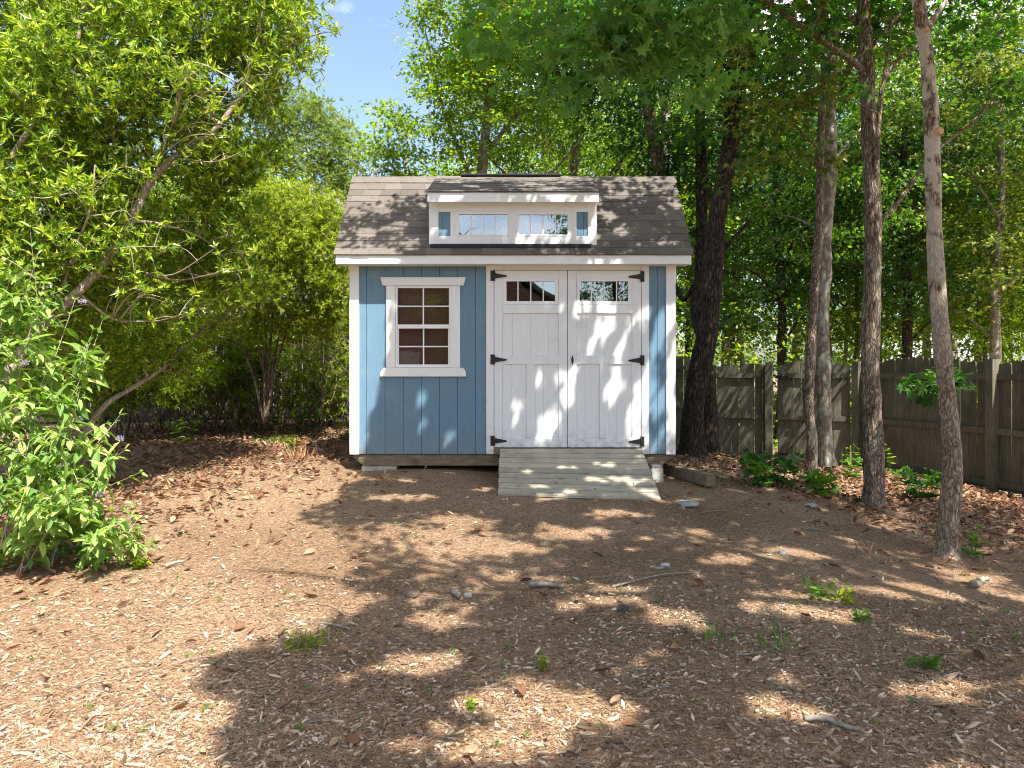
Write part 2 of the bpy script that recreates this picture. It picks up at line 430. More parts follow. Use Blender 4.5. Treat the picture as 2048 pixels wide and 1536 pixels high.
def mat_ground():
    m, n, l, out = new_mat('mulch_ground')
    b = n.new('ShaderNodeBsdfPrincipled'); b.inputs['Roughness'].default_value = .95; b.inputs['Specular IOR Level'].default_value = .1
    l.new(b.outputs[0], out.inputs[0])
    g = n.new('ShaderNodeNewGeometry')
    big = n.new('ShaderNodeTexNoise'); big.inputs['Scale'].default_value = .9; big.inputs['Detail'].default_value = 6
    fine = n.new('ShaderNodeTexNoise'); fine.inputs['Scale'].default_value = 38; fine.inputs['Detail'].default_value = 8; fine.inputs['Roughness'].default_value = .7
    vor = n.new('ShaderNodeTexVoronoi'); vor.inputs['Scale'].default_value = 95; vor.inputs['Randomness'].default_value = 1
    mp = n.new('ShaderNodeMapping'); mp.inputs['Scale'].default_value = (1, 2.2, 1)
    l.new(g.outputs['Position'], mp.inputs['Vector'])
    l.new(g.outputs['Position'], big.inputs['Vector']); l.new(g.outputs['Position'], fine.inputs['Vector']); l.new(mp.outputs[0], vor.inputs['Vector'])
    r1 = ramp(n, [(.30, (.055, .037, .023)), (.44, (.175, .120, .078)), (.56, (.40, .285, .185)), (.74, (.64, .51, .36))])
    l.new(fine.outputs['Fac'], r1.inputs['Fac'])
    r2 = ramp(n, [(0, (.07, .048, .032)), (.30, (.24, .17, .112)), (.75, (.43, .325, .22)), (1, (.68, .56, .42))])
    hsv = n.new('ShaderNodeSeparateColor'); l.new(vor.outputs['Color'], hsv.inputs[0]); l.new(hsv.outputs[0], r2.inputs['Fac'])
    mx = n.new('ShaderNodeMixRGB'); mx.inputs['Fac'].default_value = .45
    l.new(r1.outputs[0], mx.inputs['Color1']); l.new(r2.outputs[0], mx.inputs['Color2'])
    r3 = ramp(n, [(.35, (.78, .70, .62)), (.6, (1.15, 1.05, .98))])
    l.new(big.outputs['Fac'], r3.inputs['Fac'])
    mu = n.new('ShaderNodeVectorMath'); mu.operation = 'MULTIPLY'
    l.new(mx.outputs[0], mu.inputs[0]); l.new(r3.outputs[0], mu.inputs[1])
    l.new(mu.outputs[0], b.inputs['Base Color'])
    ad = n.new('ShaderNodeMath'); ad.operation = 'ADD'
    l.new(fine.outputs['Fac'], ad.inputs[0]); l.new(vor.outputs['Distance'], ad.inputs[1])
    bp = n.new('ShaderNodeBump'); bp.inputs['Strength'].default_value = .9; bp.inputs['Distance'].default_value = .018
    l.new(ad.outputs[0], bp.inputs['Height']); l.new(bp.outputs[0], b.inputs['Normal'])
    return m
M['ground'] = mat_ground()

# ------------------------------------------------------------------ leaves
def tmpl_lance(w=.30, fold=.05):
    return np.array([(0, 0, 0), (w / 2, .42, fold), (0, 1, -.10), (-w / 2, .42, fold)], float), np.array([(0, 1, 2), (0, 2, 3)])
def tmpl_oval(w=.5, fold=.06, droop=.18):
    V = [(0, 0, 0), (w * .40, .22, fold), (w * .5, .5, fold - droop * .3), (w * .28, .8, fold - droop * .6), (0, 1.0, -droop), (-w * .28, .8, fold - droop * .6), (-w * .5, .5, fold - droop * .3), (-w * .40, .22, fold), (0, .5, -droop * .3)]
    return np.array(V, float), np.array([(0, 1, 8), (1, 2, 8), (2, 3, 8), (3, 4, 8), (4, 5, 8), (5, 6, 8), (6, 7, 8), (7, 0, 8)])
def tmpl_maple():
    ang = np.radians([-90, -50, -28, -8, 14, 38, 58, 76, 90, 104, 122, 142, 166, 188, 208, 230])
    rad = np.array([.12, .34, .52, .34, .30, .62, .36, .44, .72, .44, .36, .62, .30, .34, .52, .34])
    V = np.stack([rad * np.cos(ang), rad * np.sin(ang) + .3, .10 * np.abs(np.cos(ang * 3)) - .12 * rad], 1)
    V = np.vstack([V, (0, .3, 0)])
    n = len(ang)
    return V, np.array([(i, (i + 1) % n, n) for i in range(n)])
def tmpl_wood():      # a simple pointed leaf of four triangles
    V = [(0, 0, 0), (.3, .35, .05), (.17, .75, 0), (0, 1, -.12), (-.17, .75, 0), (-.3, .35, .05)]
    return np.array(V, float), np.array([(0, 1, 5), (1, 2, 4), (1, 4, 5), (2, 3, 4)])
LANCE, OVAL, MAPLE, WOOD = tmpl_lance(), tmpl_oval(), tmpl_maple(), tmpl_wood()
OVALN = tmpl_oval(.36, .07, .26)
CLUMP2 = tmpl_lance(.55, .04)

def norm(a):
    return a / (np.linalg.norm(a, axis=-1, keepdims=True) + 1e-9)

def leaves(Pn, D, N, S, T):
    """positions, length directions, rough normals, sizes, template"""
    V, F_ = T
    D = norm(D); X = norm(np.cross(D, N)); Nn = np.cross(X, D)
    W = (Pn[:, None, :] + S[:, None, None] * (V[None, :, 0, None] * X[:, None, :] + V[None, :, 1, None] * D[:, None, :] + V[None, :, 2, None] * Nn[:, None, :])).reshape(-1, 3)
    idx = (F_[None] + (np.arange(len(Pn)) * len(V))[:, None, None]).reshape(-1, 3)
    return W, idx

# sun patches set by hand; canopy leaves whose sun ray lands there are left out
LIT_POLY = np.array([(-1.75, 9.5), (-1.7, 7.3), (-1.85, 6.1), (-1.25, 5.5), (-1.05, 4.9), (-.75, 4.6), (-1.15, 4.3), (-1.25, 3.9), (-1.45, 3.6), (-1.55, 3.4), (-1.2, 3.2), (-.9, 2.7), (-1.5, 0), (-30, 0), (-30, 30), (-1.75, 30)])
LIT_ELL = [(-.10, 5.65, .42, .16), (.52, 6.05, .35, .13), (.10, 3.30, .34, .26), (1.85, 4.5, .38, .17), (.98, 4.36, .2, .1), (1.8, 5.5, .3, .12),
           (2.5, 5.75, .5, .14), (3.0, 4.95, .8, .16), (-.37, 4.3, .22, .13), (.71, 4.6, .2, .1), (.39, 3.2, .26, .16), (-.02, 3.0, .3, .2),
           (-.5, 6.3, .3, .12), (.9, 6.7, .3, .1), (-.8, 5.9, .25, .12), (-.45, 3.75, .22, .14), (3.3, 3.6, .35, .14), (1.3, 3.3, .2, .12), (2.2, 3.5, .24, .12), (-1.1, 7.0, .4, .14), (3.6, 5.5, .3, .2), (3.7, 9.2, .2, .3), (4.3, 9.6, .3, .3), (5.2, 8.9, .3, .2),
           (.05, 7.75, .10, .05), (.45, 7.85, .16, .04), (.75, 7.6, .20, .05), (1.15, 7.55, .18, .06), (.2, 7.4, .08, .04), (1.25, 7.3, .16, .04), (.9, 7.95, .15, .04), (.55, 7.3, .08, .03), (1.35, 7.15, .12, .04)]
WS = 8.15 / F
def WX(px): return (px - 1024) * WS
def WZ(py): return CAMZ - (py - HOR) * WS
WALL_POLY = np.array([(WX(640), WZ(540)), (WX(785), WZ(540)), (WX(785), WZ(700)), (WX(750), WZ(830)), (WX(728), WZ(935)), (WX(640), WZ(935))])
WALL_ELL = [(WX(a), WZ(b), c * WS, d * WS) for a, b, c, d in
            [(1223, 782, 9, 32), (1281, 800, 15, 48), (1127, 800, 9, 42), (1141, 758, 7, 20), (1095, 850, 12, 34), (1080, 885, 14, 14), (1033, 826, 8, 30),
             (1078, 746, 7, 12), (1107, 762, 7, 18), (1258, 870, 8, 20), (1318, 805, 10, 34), (1342, 735, 7, 36), (1283, 632, 12, 12), (1322, 640, 8, 26), (1340, 640, 6, 20),
             (849, 787, 12, 20), (851, 843, 7, 14), (879, 885, 6, 14), (905, 868, 7, 22), (1166, 620, 20, 8), (1212, 618, 16, 8), (1215, 655, 6, 18), (1180, 690, 6, 30), (1240, 700, 6, 26), (1310, 700, 8, 20), (742, 740, 8, 30)]]
def in_poly(x, y, poly):
    c = np.zeros(len(x), bool)
    j = len(poly) - 1
    for i in range(len(poly)):
        xi, yi = poly[i]; xj, yj = poly[j]
        hit = ((yi > y) != (yj > y)) & (x < (xj - xi) * (y - yi) / (yj - yi + 1e-12) + xi)
        c ^= hit; j = i
    return c
def blocks_sun_patch(Pn):
    """True where a leaf at Pn would shade ground or wall that lies in the sun"""
    x, y, z = Pn[:, 0], Pn[:, 1], Pn[:, 2]
    drop = (8.15 - y) / .50
    wx, wz = x - .30 * drop, z - drop
    wall = (drop > 0) & (np.abs(wx) < 1.9) & (wz > .3) & (wz < 2.45)
    lit = wall & in_poly(wx, wz, WALL_POLY)
    # streaks lean: shear x by height
    for cx, cz, a, b in WALL_ELL:
        dx = (wx - cx) - .28 * (wz - cz); dz = wz - cz
        lit |= wall & ((dx / (a + .055))**2 + (dz / (b + .07))**2 < 1)
    gx, gy = x - .30 * (z - .2), y + .50 * (z - .2)
    rx, ry = x - .30 * (z - 3.3), y + .50 * (z - 3.3)
    roof_ = ~wall & (np.abs(rx) < 2.05) & (ry > 7.8) & (ry < 9.1)
    spots = np.sin(rx * 7.1 + 1.3 * np.sin(ry * 9)) + np.sin(rx * 15.3 + ry * 11) + np.sin(rx * 4.1 - ry * 17.7 + 1)
    lit |= roof_ & (spots > 1.0)
    grd = ~wall & ~roof_ & (z > .8)
    lit |= grd & (gy < 11) & in_poly(gx + .08 * np.sin(gy * 7), gy + .1 * np.sin(gx * 5), LIT_POLY)
    for cx, cy, a, b in LIT_ELL:
        lit |= grd & (((gx - cx) / (a + .05))**2 + ((gy - cy) / (b + .05))**2 < .85 + .6 * np.sin(gx * 15 + 2 * np.sin(gy * 6)) * np.sin(gy * 21 + 2 * np.sin(gx * 8)))
    fl = np.sin(gx * 9 + 2 * np.sin(gy * 4)) + np.sin(gy * 14 + 2 * np.sin(gx * 5)) + np.sin(gx * 5.3 - gy * 7.1)
    lit |= grd & (fl > 1.95) & (gx > -1.3) & (gx < 6) & (gy < 9)
    return lit

def filter_lines(lines):
    return lines

# ------------------------------------------------------------------ trees
def pts_in(ells, n, r):
    """n points in a union of ellipsoids (cx,cy,cz,rx,ry,rz), weighted by volume"""
    e = np.array(ells, float)
    vol = e[:, 3] * e[:, 4] * e[:, 5]
    k = r.choice(len(e), n, p=vol / vol.sum())
    u = norm(r.standard_normal((n, 3))) * (r.random((n, 1))**(1 / 2.4))
    return e[k, :3] + u * e[k, 3:]

def grow(stems, ells, n_sprays, r, spray_r=.45, rise=.25, twig_r=.008, seg=7, lit_check=False):
    """connect sprays spread through the crown to the stems with curved branches; returns branch lines, spray centres, directions"""
    sk = np.concatenate([s[0] for s in stems]); skr = np.concatenate([s[1] for s in stems])
    C_ = pts_in(ells, n_sprays, r)
    if lit_check:
        C_ = C_[~blocks_sun_patch(C_)]
    d0 = np.array([np.min(((sk - c)**2).sum(1)) for c in C_])
    C_ = C_[np.argsort(d0)]
    lines, dirs = [], []
    for c in C_:
        dv = sk - c
        d = np.sqrt((dv**2).sum(1)) + 1.2 * np.maximum(0, sk[:, 2] - c[2] + .1)     # rather start below than above
        i = int(np.argmin(d)); a = sk[i]; L = np.linalg.norm(c - a)
        if L < .05: a = a + .01
        t = np.linspace(0, 1, seg)[:, None]
        sag = np.array([0, 0, 1.0]) * rise * L * np.sin(t * pi) * .6
        wob = r.standard_normal(3) * L * .07 * np.sin(t * pi) + r.standard_normal(3) * L * .035 * np.sin(2 * t * pi)
        ln = a + (c - a) * t + sag + wob
        r0 = min(skr[i] * .6, twig_r * (1.0 + L * 2.4)); rad = r0 + (twig_r * .5 - r0) * t[:, 0]
        lines.append((ln, np.maximum(rad, .0025)))
        dirs.append(norm(ln[-1] - ln[-3]))
        sk = np.vstack([sk, ln[1:]]); skr = np.concatenate([skr, rad[1:]])
    return lines, C_, np.array(dirs) if len(dirs) else np.zeros((0, 3))

def spray_leaves(Cn, D, n_per, r, size, tmpl, radius=.45, flat=.28, tilt=.35, droop=.25, lit_check=False, outw=.8):
    n = len(Cn)
    k = np.repeat(np.arange(n), n_per)
    off = norm(r.standard_normal((len(k), 3))) * (r.random((len(k), 1))**.55) * radius
    off[:, 2] *= flat
    back = -D[k] * radius * .5 * r.random((len(k), 1))
    Pn = Cn[k] + off + back
    Dn = norm(off * outw / radius + .55 * D[k] + r.standard_normal((len(k), 3)) * .45) + np.array([0, 0, -droop])
    Nn = np.array([0, 0, 1.0]) + r.standard_normal((len(k), 3)) * tilt
    S = size * (0.45 + .85 * r.random(len(k)))
    if lit_check:
        ok = ~blocks_sun_patch(Pn)
        Pn, Dn, Nn, S = Pn[ok], Dn[ok], Nn[ok], S[ok]
    return leaves(Pn, Dn, Nn, S, tmpl)

def stem_line(pts, w0, w1, n=26, flare=0.0):
    """pts world points, w in metres of diameter"""
    ln = smooth_line(pts, n)
    t = np.linspace(0, 1, n)
    rad = (w0 + (w1 - w0) * t) / 2
    if flare: rad = rad * (1 + flare * np.exp(-t * n / 1.6))
    return ln, rad

def trunk_mesh(s, r, rough):
    """trunk with long ridges, swellings and a buttressed foot"""
    pts, rad = s
    n = 150; k = 30
    u = np.linspace(0, len(pts) - 1, n); i = np.minimum(u.astype(int), len(pts) - 2); f = (u - i)[:, None]
    p = pts[i] + (pts[i + 1] - pts[i]) * f
    R = rad[i] + (rad[i + 1] - rad[i]) * f[:, 0]
    h = p[:, 2] - p[0, 2]
    ph = r.uniform(0, 6, 8)
    p = p.copy(); p[:, 0] += R * .18 * np.sin(h * 2.1 + ph[0]) * np.minimum(1, h); p[:, 1] += R * .15 * np.sin(h * 1.7 + ph[1]) * np.minimum(1, h)
    R = R * (1 + .035 * np.sin(h * 4.3 + ph[2]) + .03 * np.sin(h * 9.1 + ph[3]))
    for kn in range(5):              # knots and old branch collars
        hk = r.uniform(.8, 5); R = R * (1 + .07 * np.exp(-((h - hk) / .05)**2))
    t = norm(np.gradient(p, axis=0)); a = np.linspace(0, 2 * pi, k, endpoint=False)
    ux = norm(np.cross(t, [0, 1.0, 0])); vx = np.cross(t, ux)
    rid = r.standard_normal((n + 30, k)); ker = np.hanning(15); ker /= ker.sum()
    rid = np.apply_along_axis(lambda c: np.convolve(c, ker, 'same'), 0, rid)[15:15 + n]
    rid = rid / rid.std()
    root_ = .28 * np.exp(-h / .16)[:, None] * np.maximum(0, np.sin(a * 4 + ph[4]) + .5 * np.sin(a * 7 + ph[5]))
    rr = R[:, None] * (1 + rough * .75 * rid + root_)
    V = (p[:, None] + rr[..., None] * (np.cos(a)[None, :, None] * ux[:, None] + np.sin(a)[None, :, None] * vx[:, None])).reshape(-1, 3)
    ii = np.arange(n - 1)[:, None] * k; j = np.arange(k)[None]; j2 = (j + 1) % k
    return V, np.stack([ii + j, ii + j2, ii + k + j2, ii + k + j], -1).reshape(-1, 4)

def tree(name, label, cat, stems, branches, crown, n_sprays, n_per, size, tmpl, bark, leafmat, seed, group=None, spray_r=.45, sides=14,
         rough=.05, lit_check=False, flat=.28, rise=.25, twig_mat=None, tilt=.35, twig_r=.008, droop=.25, shown=True):
    r = np.random.default_rng(seed)
    root = empty(name, tuple(stems[0][0][0]), label, cat, group)
    for s in stems:
        V, Q = trunk_mesh(s, r, rough)
        np_obj('trunk', V, Q, bark, root, True)
    for b in branches:
        V, Q = tubes([b], 9, rough * .7, seed + 1)
        np_obj('limb', V, Q, bark, root, True)
    if n_sprays:
        lines, Cn, D = grow(stems + branches, crown, n_sprays, r, rise=rise, twig_r=twig_r, lit_check=lit_check)
        if lines:
            V, Q = tubes(lines, 5, 0, seed)
            tag(np_obj('twigs', V, Q, twig_mat or M['twig'], root, True), kind='stuff')
            V, T = spray_leaves(Cn, D, n_per, r, size, tmpl, radius=spray_r, lit_check=lit_check, flat=flat, tilt=tilt, droop=droop)
            tag(np_obj('crown', V, T, leafmat, root), kind='stuff')
    return root

def copy_tree(o, loc, rz, s, label=None, parent=None):
    c = o.copy(); C.objects.link(c)
    c.location = loc; c.rotation_euler = (0, 0, rz); c.scale = (s, s, s)
    if label: c['label'] = label
    for ch in o.children:
        d = ch.copy(); C.objects.link(d); d.parent = c
    return c

# ================================================================== THE GROUND
def ground_sheet():
    u = np.linspace(-1, 1, 401)
    gx = 9 * u + 141 * u**7
    gy = 7 + 9 * u + 141 * u**7
    X, Y = np.meshgrid(gx, gy, indexing='ij')
    Z = gz(X.ravel(), Y.ravel())
    xs, ys = X.ravel(), Y.ravel()
    V = np.stack([xs, ys, Z], 1)
    n = len(u)
    i, j = np.meshgrid(np.arange(n - 1), np.arange(n - 1), indexing='ij')
    b = (i * n + j).ravel()
    Q = np.stack([b, b + n, b + n + 1, b + 1], 1)
    return tag(np_obj('ground', V, Q, M['ground'], None, True), kind='structure')
ground_sheet()

# ================================================================== THE SHED
shed = empty('garden_shed', (0, 8.15, G(0, 8.15)), 'blue and white wooden garden shed with double doors, dormer and shingle roof', 'shed')
YW = 8.15
X0, X1 = WX(700), WX(1350)
ZB, ZT = WZ(908), WZ(524)
BACK = 10.7
EY, EZ = 7.93, 2.825          # eave edge of the roof
RY, RZ = 8.85, 3.90           # ridge
BY, BZ = BACK + .2, 2.72      # rear eave

# siding on the front: grooved boards, cut round the window
wx0, wx1, wz0, wz1 = WX(790), WX(903), WZ(736), WZ(571)
def siding(px_edges):
    for a, b in zip(px_edges[:-1], px_edges[1:]):
        xa, xb = WX(a) + .0020, WX(b) - .0020
        if xb < wx0 or xa > wx1:
            box('siding_board', xa, xb, YW, YW + .014, ZB, ZT + .05, M['blue'], shed, .002)
        else:
            box('siding_board', xa, xb, YW, YW + .014, wz1, ZT + .05, M['blue'], shed, .002)
            box('siding_board', xa, xb, YW, YW + .014, ZB, wz0, M['blue'], shed, .002)
            if xa < wx0 - .02: box('siding_board', xa, wx0, YW, YW + .014, wz0, wz1, M['blue'], shed, .0015)
            if xb > wx1 + .02: box('siding_board', wx1, xb, YW, YW + .014, wz0, wz1, M['blue'], shed, .0015)
siding([702, 733, 770, 806.5, 843, 879, 915, 951, 981])
siding([1290, 1314.5, 1340])
# sheathing behind, round the window and the door opening
for a, b, c, d in [(X0 + .01, wx0, ZB, ZT + .1), (wx0, wx1, ZB, wz0), (wx0, wx1, wz1, ZT + .1), (wx1, WX(988), ZB, ZT + .1), (WX(1282), X1 - .01, ZB, ZT + .1), (WX(988), WX(1282), WZ(541), ZT + .1)]:
    box('sheathing', a, b, YW + .012, YW + .05, c, d, M['dark_wall'], shed, 0)
# corner boards and door casing
box('corner_board', X0 - .002, WX(718.5), YW - .022, YW + .004, ZB - .004, WZ(522), M['white_grain'], shed)
box('corner_board', WX(1331.5), X1 + .002, YW - .022, YW + .004, ZB - .004, WZ(522), M['white_grain'], shed)
box('door_casing', WX(972.5), WX(987.6), YW - .020, YW + .004, WZ(908), WZ(529), M['white_grain'], shed)
box('door_casing', WX(1282.6), WX(1297.5), YW - .020, YW + .004, WZ(908), WZ(529), M['white_grain'], shed)
box('door_casing', WX(987.8), WX(1282.4), YW - .018, YW + .004, WZ(540.2), WZ(527), M['white_grain'], shed)
box('threshold', WX(988), WX(1282), YW - .03, YW + .05, WZ(909), WZ(896), M['skid'], shed)
# side and back walls, cut under the roof line
def roof_z(y):
    return EZ + (y - EY) * (RZ - EZ) / (RY - EY) if y < RY else RZ + (y - RY) * (BZ - RZ) / (BY - RY)
ys = np.arange(YW + .016, BACK + .001, .2113)
for sx, xa in ((-1, X0), (1, X1)):
    for ya, yb in zip(ys[:-1], ys[1:]):
        yb2 = yb - .007
        pts = [(ya, ZB), (yb2, ZB), (yb2, roof_z(yb2) - .07)]
        if ya < RY < yb2: pts.append((RY, RZ - .07))
        pts.append((ya, roof_z(ya) - .07))
        prism('siding_board', pts, xa + (.0 if sx < 0 else -.016), xa + (.016 if sx < 0 else 0), M['blue'], shed, 0, 'x')
    pts = [(YW + .05, ZB), (BACK - .01, ZB), (BACK - .01, roof_z(BACK) - .09), (RY, RZ - .09), (YW + .05, roof_z(YW) - .09)]
    prism('sheathing', pts, xa + (.017 if sx < 0 else -.05), xa + (.05 if sx < 0 else -.017), M['dark_in'], shed, 0, 'x')
for xa in np.arange(X0 + .02, X1 - .1, .2113):
    box('siding_board', xa, min(xa + .204, X1 - .02), BACK - .016, BACK, ZB, roof_z(BACK) - .06, M['blue'], shed, 0)
box('floor_deck', X0 + .02, X1 - .02, YW + .02, BACK - .02, ZB, ZB + .05, M['skid'], shed, 0)
box('sheathing', X0 + .05, X1 - .05, BACK - .06, BACK - .018, ZB, roof_z(BACK) - .1, M['dark_in'], shed, 0)
# skids and front rim
zs0, zs1 = WZ(932), WZ(909)
bx = [(WX(706), zs1), (WX(1345), zs1), (WX(1341), zs1 - .035), (WX(1322), zs0), (WX(727), zs0), (WX(706), zs1 - .045)]
for ya in (YW + .02, YW + 1.2, BACK - .2):
    prism('skid', bx, ya, ya + .09, M['skid'], shed, .004)

# window
win = empty('window', ((wx0 + wx1) / 2, YW, wz0)); win.parent = shed; win.location = Vector(win.location) - shed.location
prism('window_head', [(WX(761), WZ(555)), (WX(932), WZ(555)), (WX(927.5), WZ(571.5)), (WX(766), WZ(571.5))], YW - .026, YW - .001, M['white_grain'], win, .002)
prism('window_sill', [(WX(761.5), WZ(753)), (WX(932), WZ(753)), (WX(932), WZ(746)), (WX(930), WZ(740)), (WX(926), WZ(735.5)), (WX(768), WZ(735.5)), (WX(764), WZ(740)), (WX(761.5), WZ(746))], YW - .028, YW - .001, M['white_grain'], win, .002)
box('window_casing', WX(773), WX(791), YW - .022, YW - .001, WZ(735.3), WZ(571.7), M['white_grain'], win)
box('window_casing', WX(902), WX(920.5), YW - .022, YW - .001, WZ(735.3), WZ(571.7), M['white_grain'], win)
fr = dict(mat=M['vinyl'], parent=win, bev=.0015)
box('window_frame', WX(791.3), WX(795), YW - .008, YW + .05, WZ(735), WZ(571.8), **fr)
box('window_frame', WX(898), WX(901.8), YW - .008, YW + .05, WZ(735), WZ(571.8), **fr)
box('window_frame', WX(795), WX(898), YW - .008, YW + .05, WZ(576), WZ(571.8), **fr)
box('window_frame', WX(795), WX(898), YW - .008, YW + .05, WZ(735), WZ(729), **fr)
box('meeting_rail', WX(795.2), WX(897.8), YW - .004, YW + .03, WZ(657), WZ(649), **fr)
for (za, zb, yy) in ((649, 576, YW + .012), (729, 657, YW + .026)):
    xl, xr = (795, 898) if zb == 576 else (797, 896)
    zm = (za + zb) / 2
    if zb != 576:
        box('sash_stile', WX(795.1), WX(797.2), yy - .012, yy + .012, WZ(za), WZ(zb), **fr); box('sash_stile', WX(895.8), WX(897.9), yy - .012, yy + .012, WZ(za), WZ(zb), **fr)
    box('muntin', WX(845.2), WX(848.0), yy - .007, yy - .001, WZ(za), WZ(zb), **fr)
    box('muntin', WX(xl), WX(845.1), yy - .006, yy - .001, WZ(zm + 1.3), WZ(zm - 1.3), **fr)
    box('muntin', WX(848.1), WX(xr), yy - .006, yy - .001, WZ(zm + 1.3), WZ(zm - 1.3), **fr)
    for xa, xb in ((xl, 846.5), (846.6, xr)):
        for z_a, z_b in ((za, zm), (zm - .1, zb)):
            box('pane', WX(xa), WX(xb), yy + .001, yy + .004, WZ(z_a), WZ(z_b), M['glass_dull'], win, 0)
box('inner_board', WX(786), WX(906), YW + .07, YW + .085, WZ(744), WZ(566), M['blind'], win, 0)

# doors
def lites(parent, x0, x1, z0, z1, y, divs, fx0, fx1, fz0, fz1, W, Zf, glass):
    """a row of four lites in a projecting frame; all limits in photograph rows and columns at the plane's scale"""
    f = dict(mat=M['vinyl'], parent=parent, bev=.0015)
    box('window_frame', W(fx0), W(x0), y - .010, y + .02, Zf(fz0), Zf(fz1), **f)
    box('window_frame', W(x1), W(fx1), y - .010, y + .02, Zf(fz0), Zf(fz1), **f)
    box('window_frame', W(x0), W(x1), y - .010, y + .02, Zf(fz0), Zf(z0), **f)
    box('window_frame', W(x0), W(x1), y - .010, y + .02, Zf(z1), Zf(fz1), **f)
    e = [x0] + list(divs) + [x1]
    for d in divs:
        box('muntin', W(d - 1.2), W(d + 1.2), y + .001, y + .009, Zf(z0), Zf(z1), **f)
    for a, b in zip(e[:-1], e[1:]):
        box('pane', W(a), W(b), y + .0095, y + .013, Zf(z0), Zf(z1), glass, parent, 0)

def hinge(parent, xp0, xp1, tip, yc, h):
    """strap hinge: plate on the casing, tapering strap on the door"""
    box('hinge_plate', WX(xp0), WX(xp1), YW - .028, YW - .0215, WZ(yc + h / 2), WZ(yc - h / 2), M['black'], parent, .001)
    s = 1 if tip > xp1 else -1
    a = xp1 if s > 0 else xp0
    bm_pts = [(WX(a), WZ(yc + 5.5)), (WX(tip - s * 3), WZ(yc + 2.6)), (WX(tip), WZ(yc + 1.6)), (WX(tip), WZ(yc - .2)), (WX(tip - s * 3), WZ(yc - 1.2)), (WX(a), WZ(yc - 5.5))]
    if s < 0: bm_pts = bm_pts[::-1]
    prism('hinge_strap', bm_pts, YW - .032, YW - .0225, M['black'], parent, .001)
    bm = bmesh.new()
    bmesh.ops.create_cone(bm, cap_ends=True, segments=10, radius1=.006, radius2=.006, depth=h * WS * .95, matrix=Matrix.Translation((WX(a), YW - .034, WZ(yc))))
    bm_obj('hinge_pin', bm, M['black'], parent, True)

def door(xl, xr, gl, gr, divs, fl, frr, p, hx):
    d = empty('door', ((WX(xl) + WX(xr)) / 2, YW, WZ(895))); d.parent = shed; d.location = Vector(d.location) - shed.location
    yf, yb = YW - .020, YW + .018
    yp = YW - .006
    sl, pl1, pr0, sr = p       # panel limits
    W_ = dict(mat=M['white_grain'], parent=d, bev=.0015)
    box('stile', WX(xl + .6), WX(sl), yf, yb, WZ(894.4), WZ(541.4), **W_)
    box('stile', WX(sr), WX(xr - .6), yf, yb, WZ(894.4), WZ(541.4), **W_)
    e = .05
    box('rail', WX(sl + e), WX(sr - e), yf, yb, WZ(558.4), WZ(541.4), **W_)
    box('rail', WX(sl + e), WX(sr - e), yf, yb, WZ(627), WZ(609), **W_)
    box('rail', WX(sl + e), WX(sr - e), yf, yb, WZ(728), WZ(711), **W_)
    box('rail', WX(sl + e), WX(sr - e), yf, yb, WZ(894.4), WZ(877), **W_)
    box('stile', WX(pl1), WX(pr0), yf + .0005, yb, WZ(876.8), WZ(728.2), **W_)
    if fl - sl > 1: box('stile', WX(sl + e), WX(fl - e), yf + .001, yb, WZ(608.9), WZ(558.5), **W_)
    if sr - frr > 1: box('stile', WX(frr + e), WX(sr - e), yf + .001, yb, WZ(608.9), WZ(558.5), **W_)
    # panel boards
    for a, b, z0, z1 in ((sl, pl1, 877, 728), (pr0, sr, 877, 728)):
        m = a + (b - a) * .36
        box('panel_board', WX(a + e), WX(m) - .0004, yp, yb - .001, WZ(z0), WZ(z1), **W_)
        box('panel_board', WX(m) + .0004, WX(b - e), yp, yb - .001, WZ(z0), WZ(z1), **W_)
    ed = [sl, sl + (sr - sl) * .18, sl + (sr - sl) * .50, sl + (sr - sl) * .82, sr]
    for a, b in zip(ed[:-1], ed[1:]):
        box('panel_board', WX(a + e) + .0001, WX(b - e) - .0001, yp, yb - .001, WZ(711), WZ(627), **W_)
    lites(d, gl, gr, 602.5, 563, yp - .006, divs, fl, frr, 608.8, 558.6, WX, WZ, M['glass'])
    for yc, h in ((552, 21), (719, 20), (881, 20)):
        hinge(d, hx[0], hx[1], hx[2], yc + (1.5 if hx[2] < hx[0] else 0), h)
    return d
dl = door(988, 1135, 1013, 1110, (1036, 1061.5, 1086.5), 1006.5, 1116.5, (1005, 1053, 1070, 1117), (981, 989, 1014))
dr = door(1135, 1282, 1159, 1256, (1183, 1208, 1233), 1154, 1261, (1153, 1199, 1216, 1264), (1280.5, 1288, 1256))
# handle
bm = bmesh.new()
hp = [(WX(1144.5), WZ(711)), (WX(1146.5), WZ(716)), (WX(1147), WZ(721)), (WX(1146), WZ(726)), (WX(1144), WZ(730)), (WX(1142.5), WZ(724)), (WX(1142), WZ(718))]
bm.free()
prism('handle_plate', hp, YW - .026, YW - .0205, M['black'], dr, .001)
bm = bmesh.new()
bmesh.ops.create_uvsphere(bm, u_segments=12, v_segments=8, radius=.011, matrix=Matrix.Translation((WX(1144.5), YW - .045, WZ(719))))
bmesh.ops.create_cone(bm, cap_ends=True, segments=10, radius1=.005, radius2=.005, depth=.025, matrix=Matrix.Translation((WX(1144.5), YW - .035, WZ(719))) @ Matrix.Rotation(pi / 2, 4, 'X'))
bm_obj('handle_knob', bm, M['black'], dr, True)

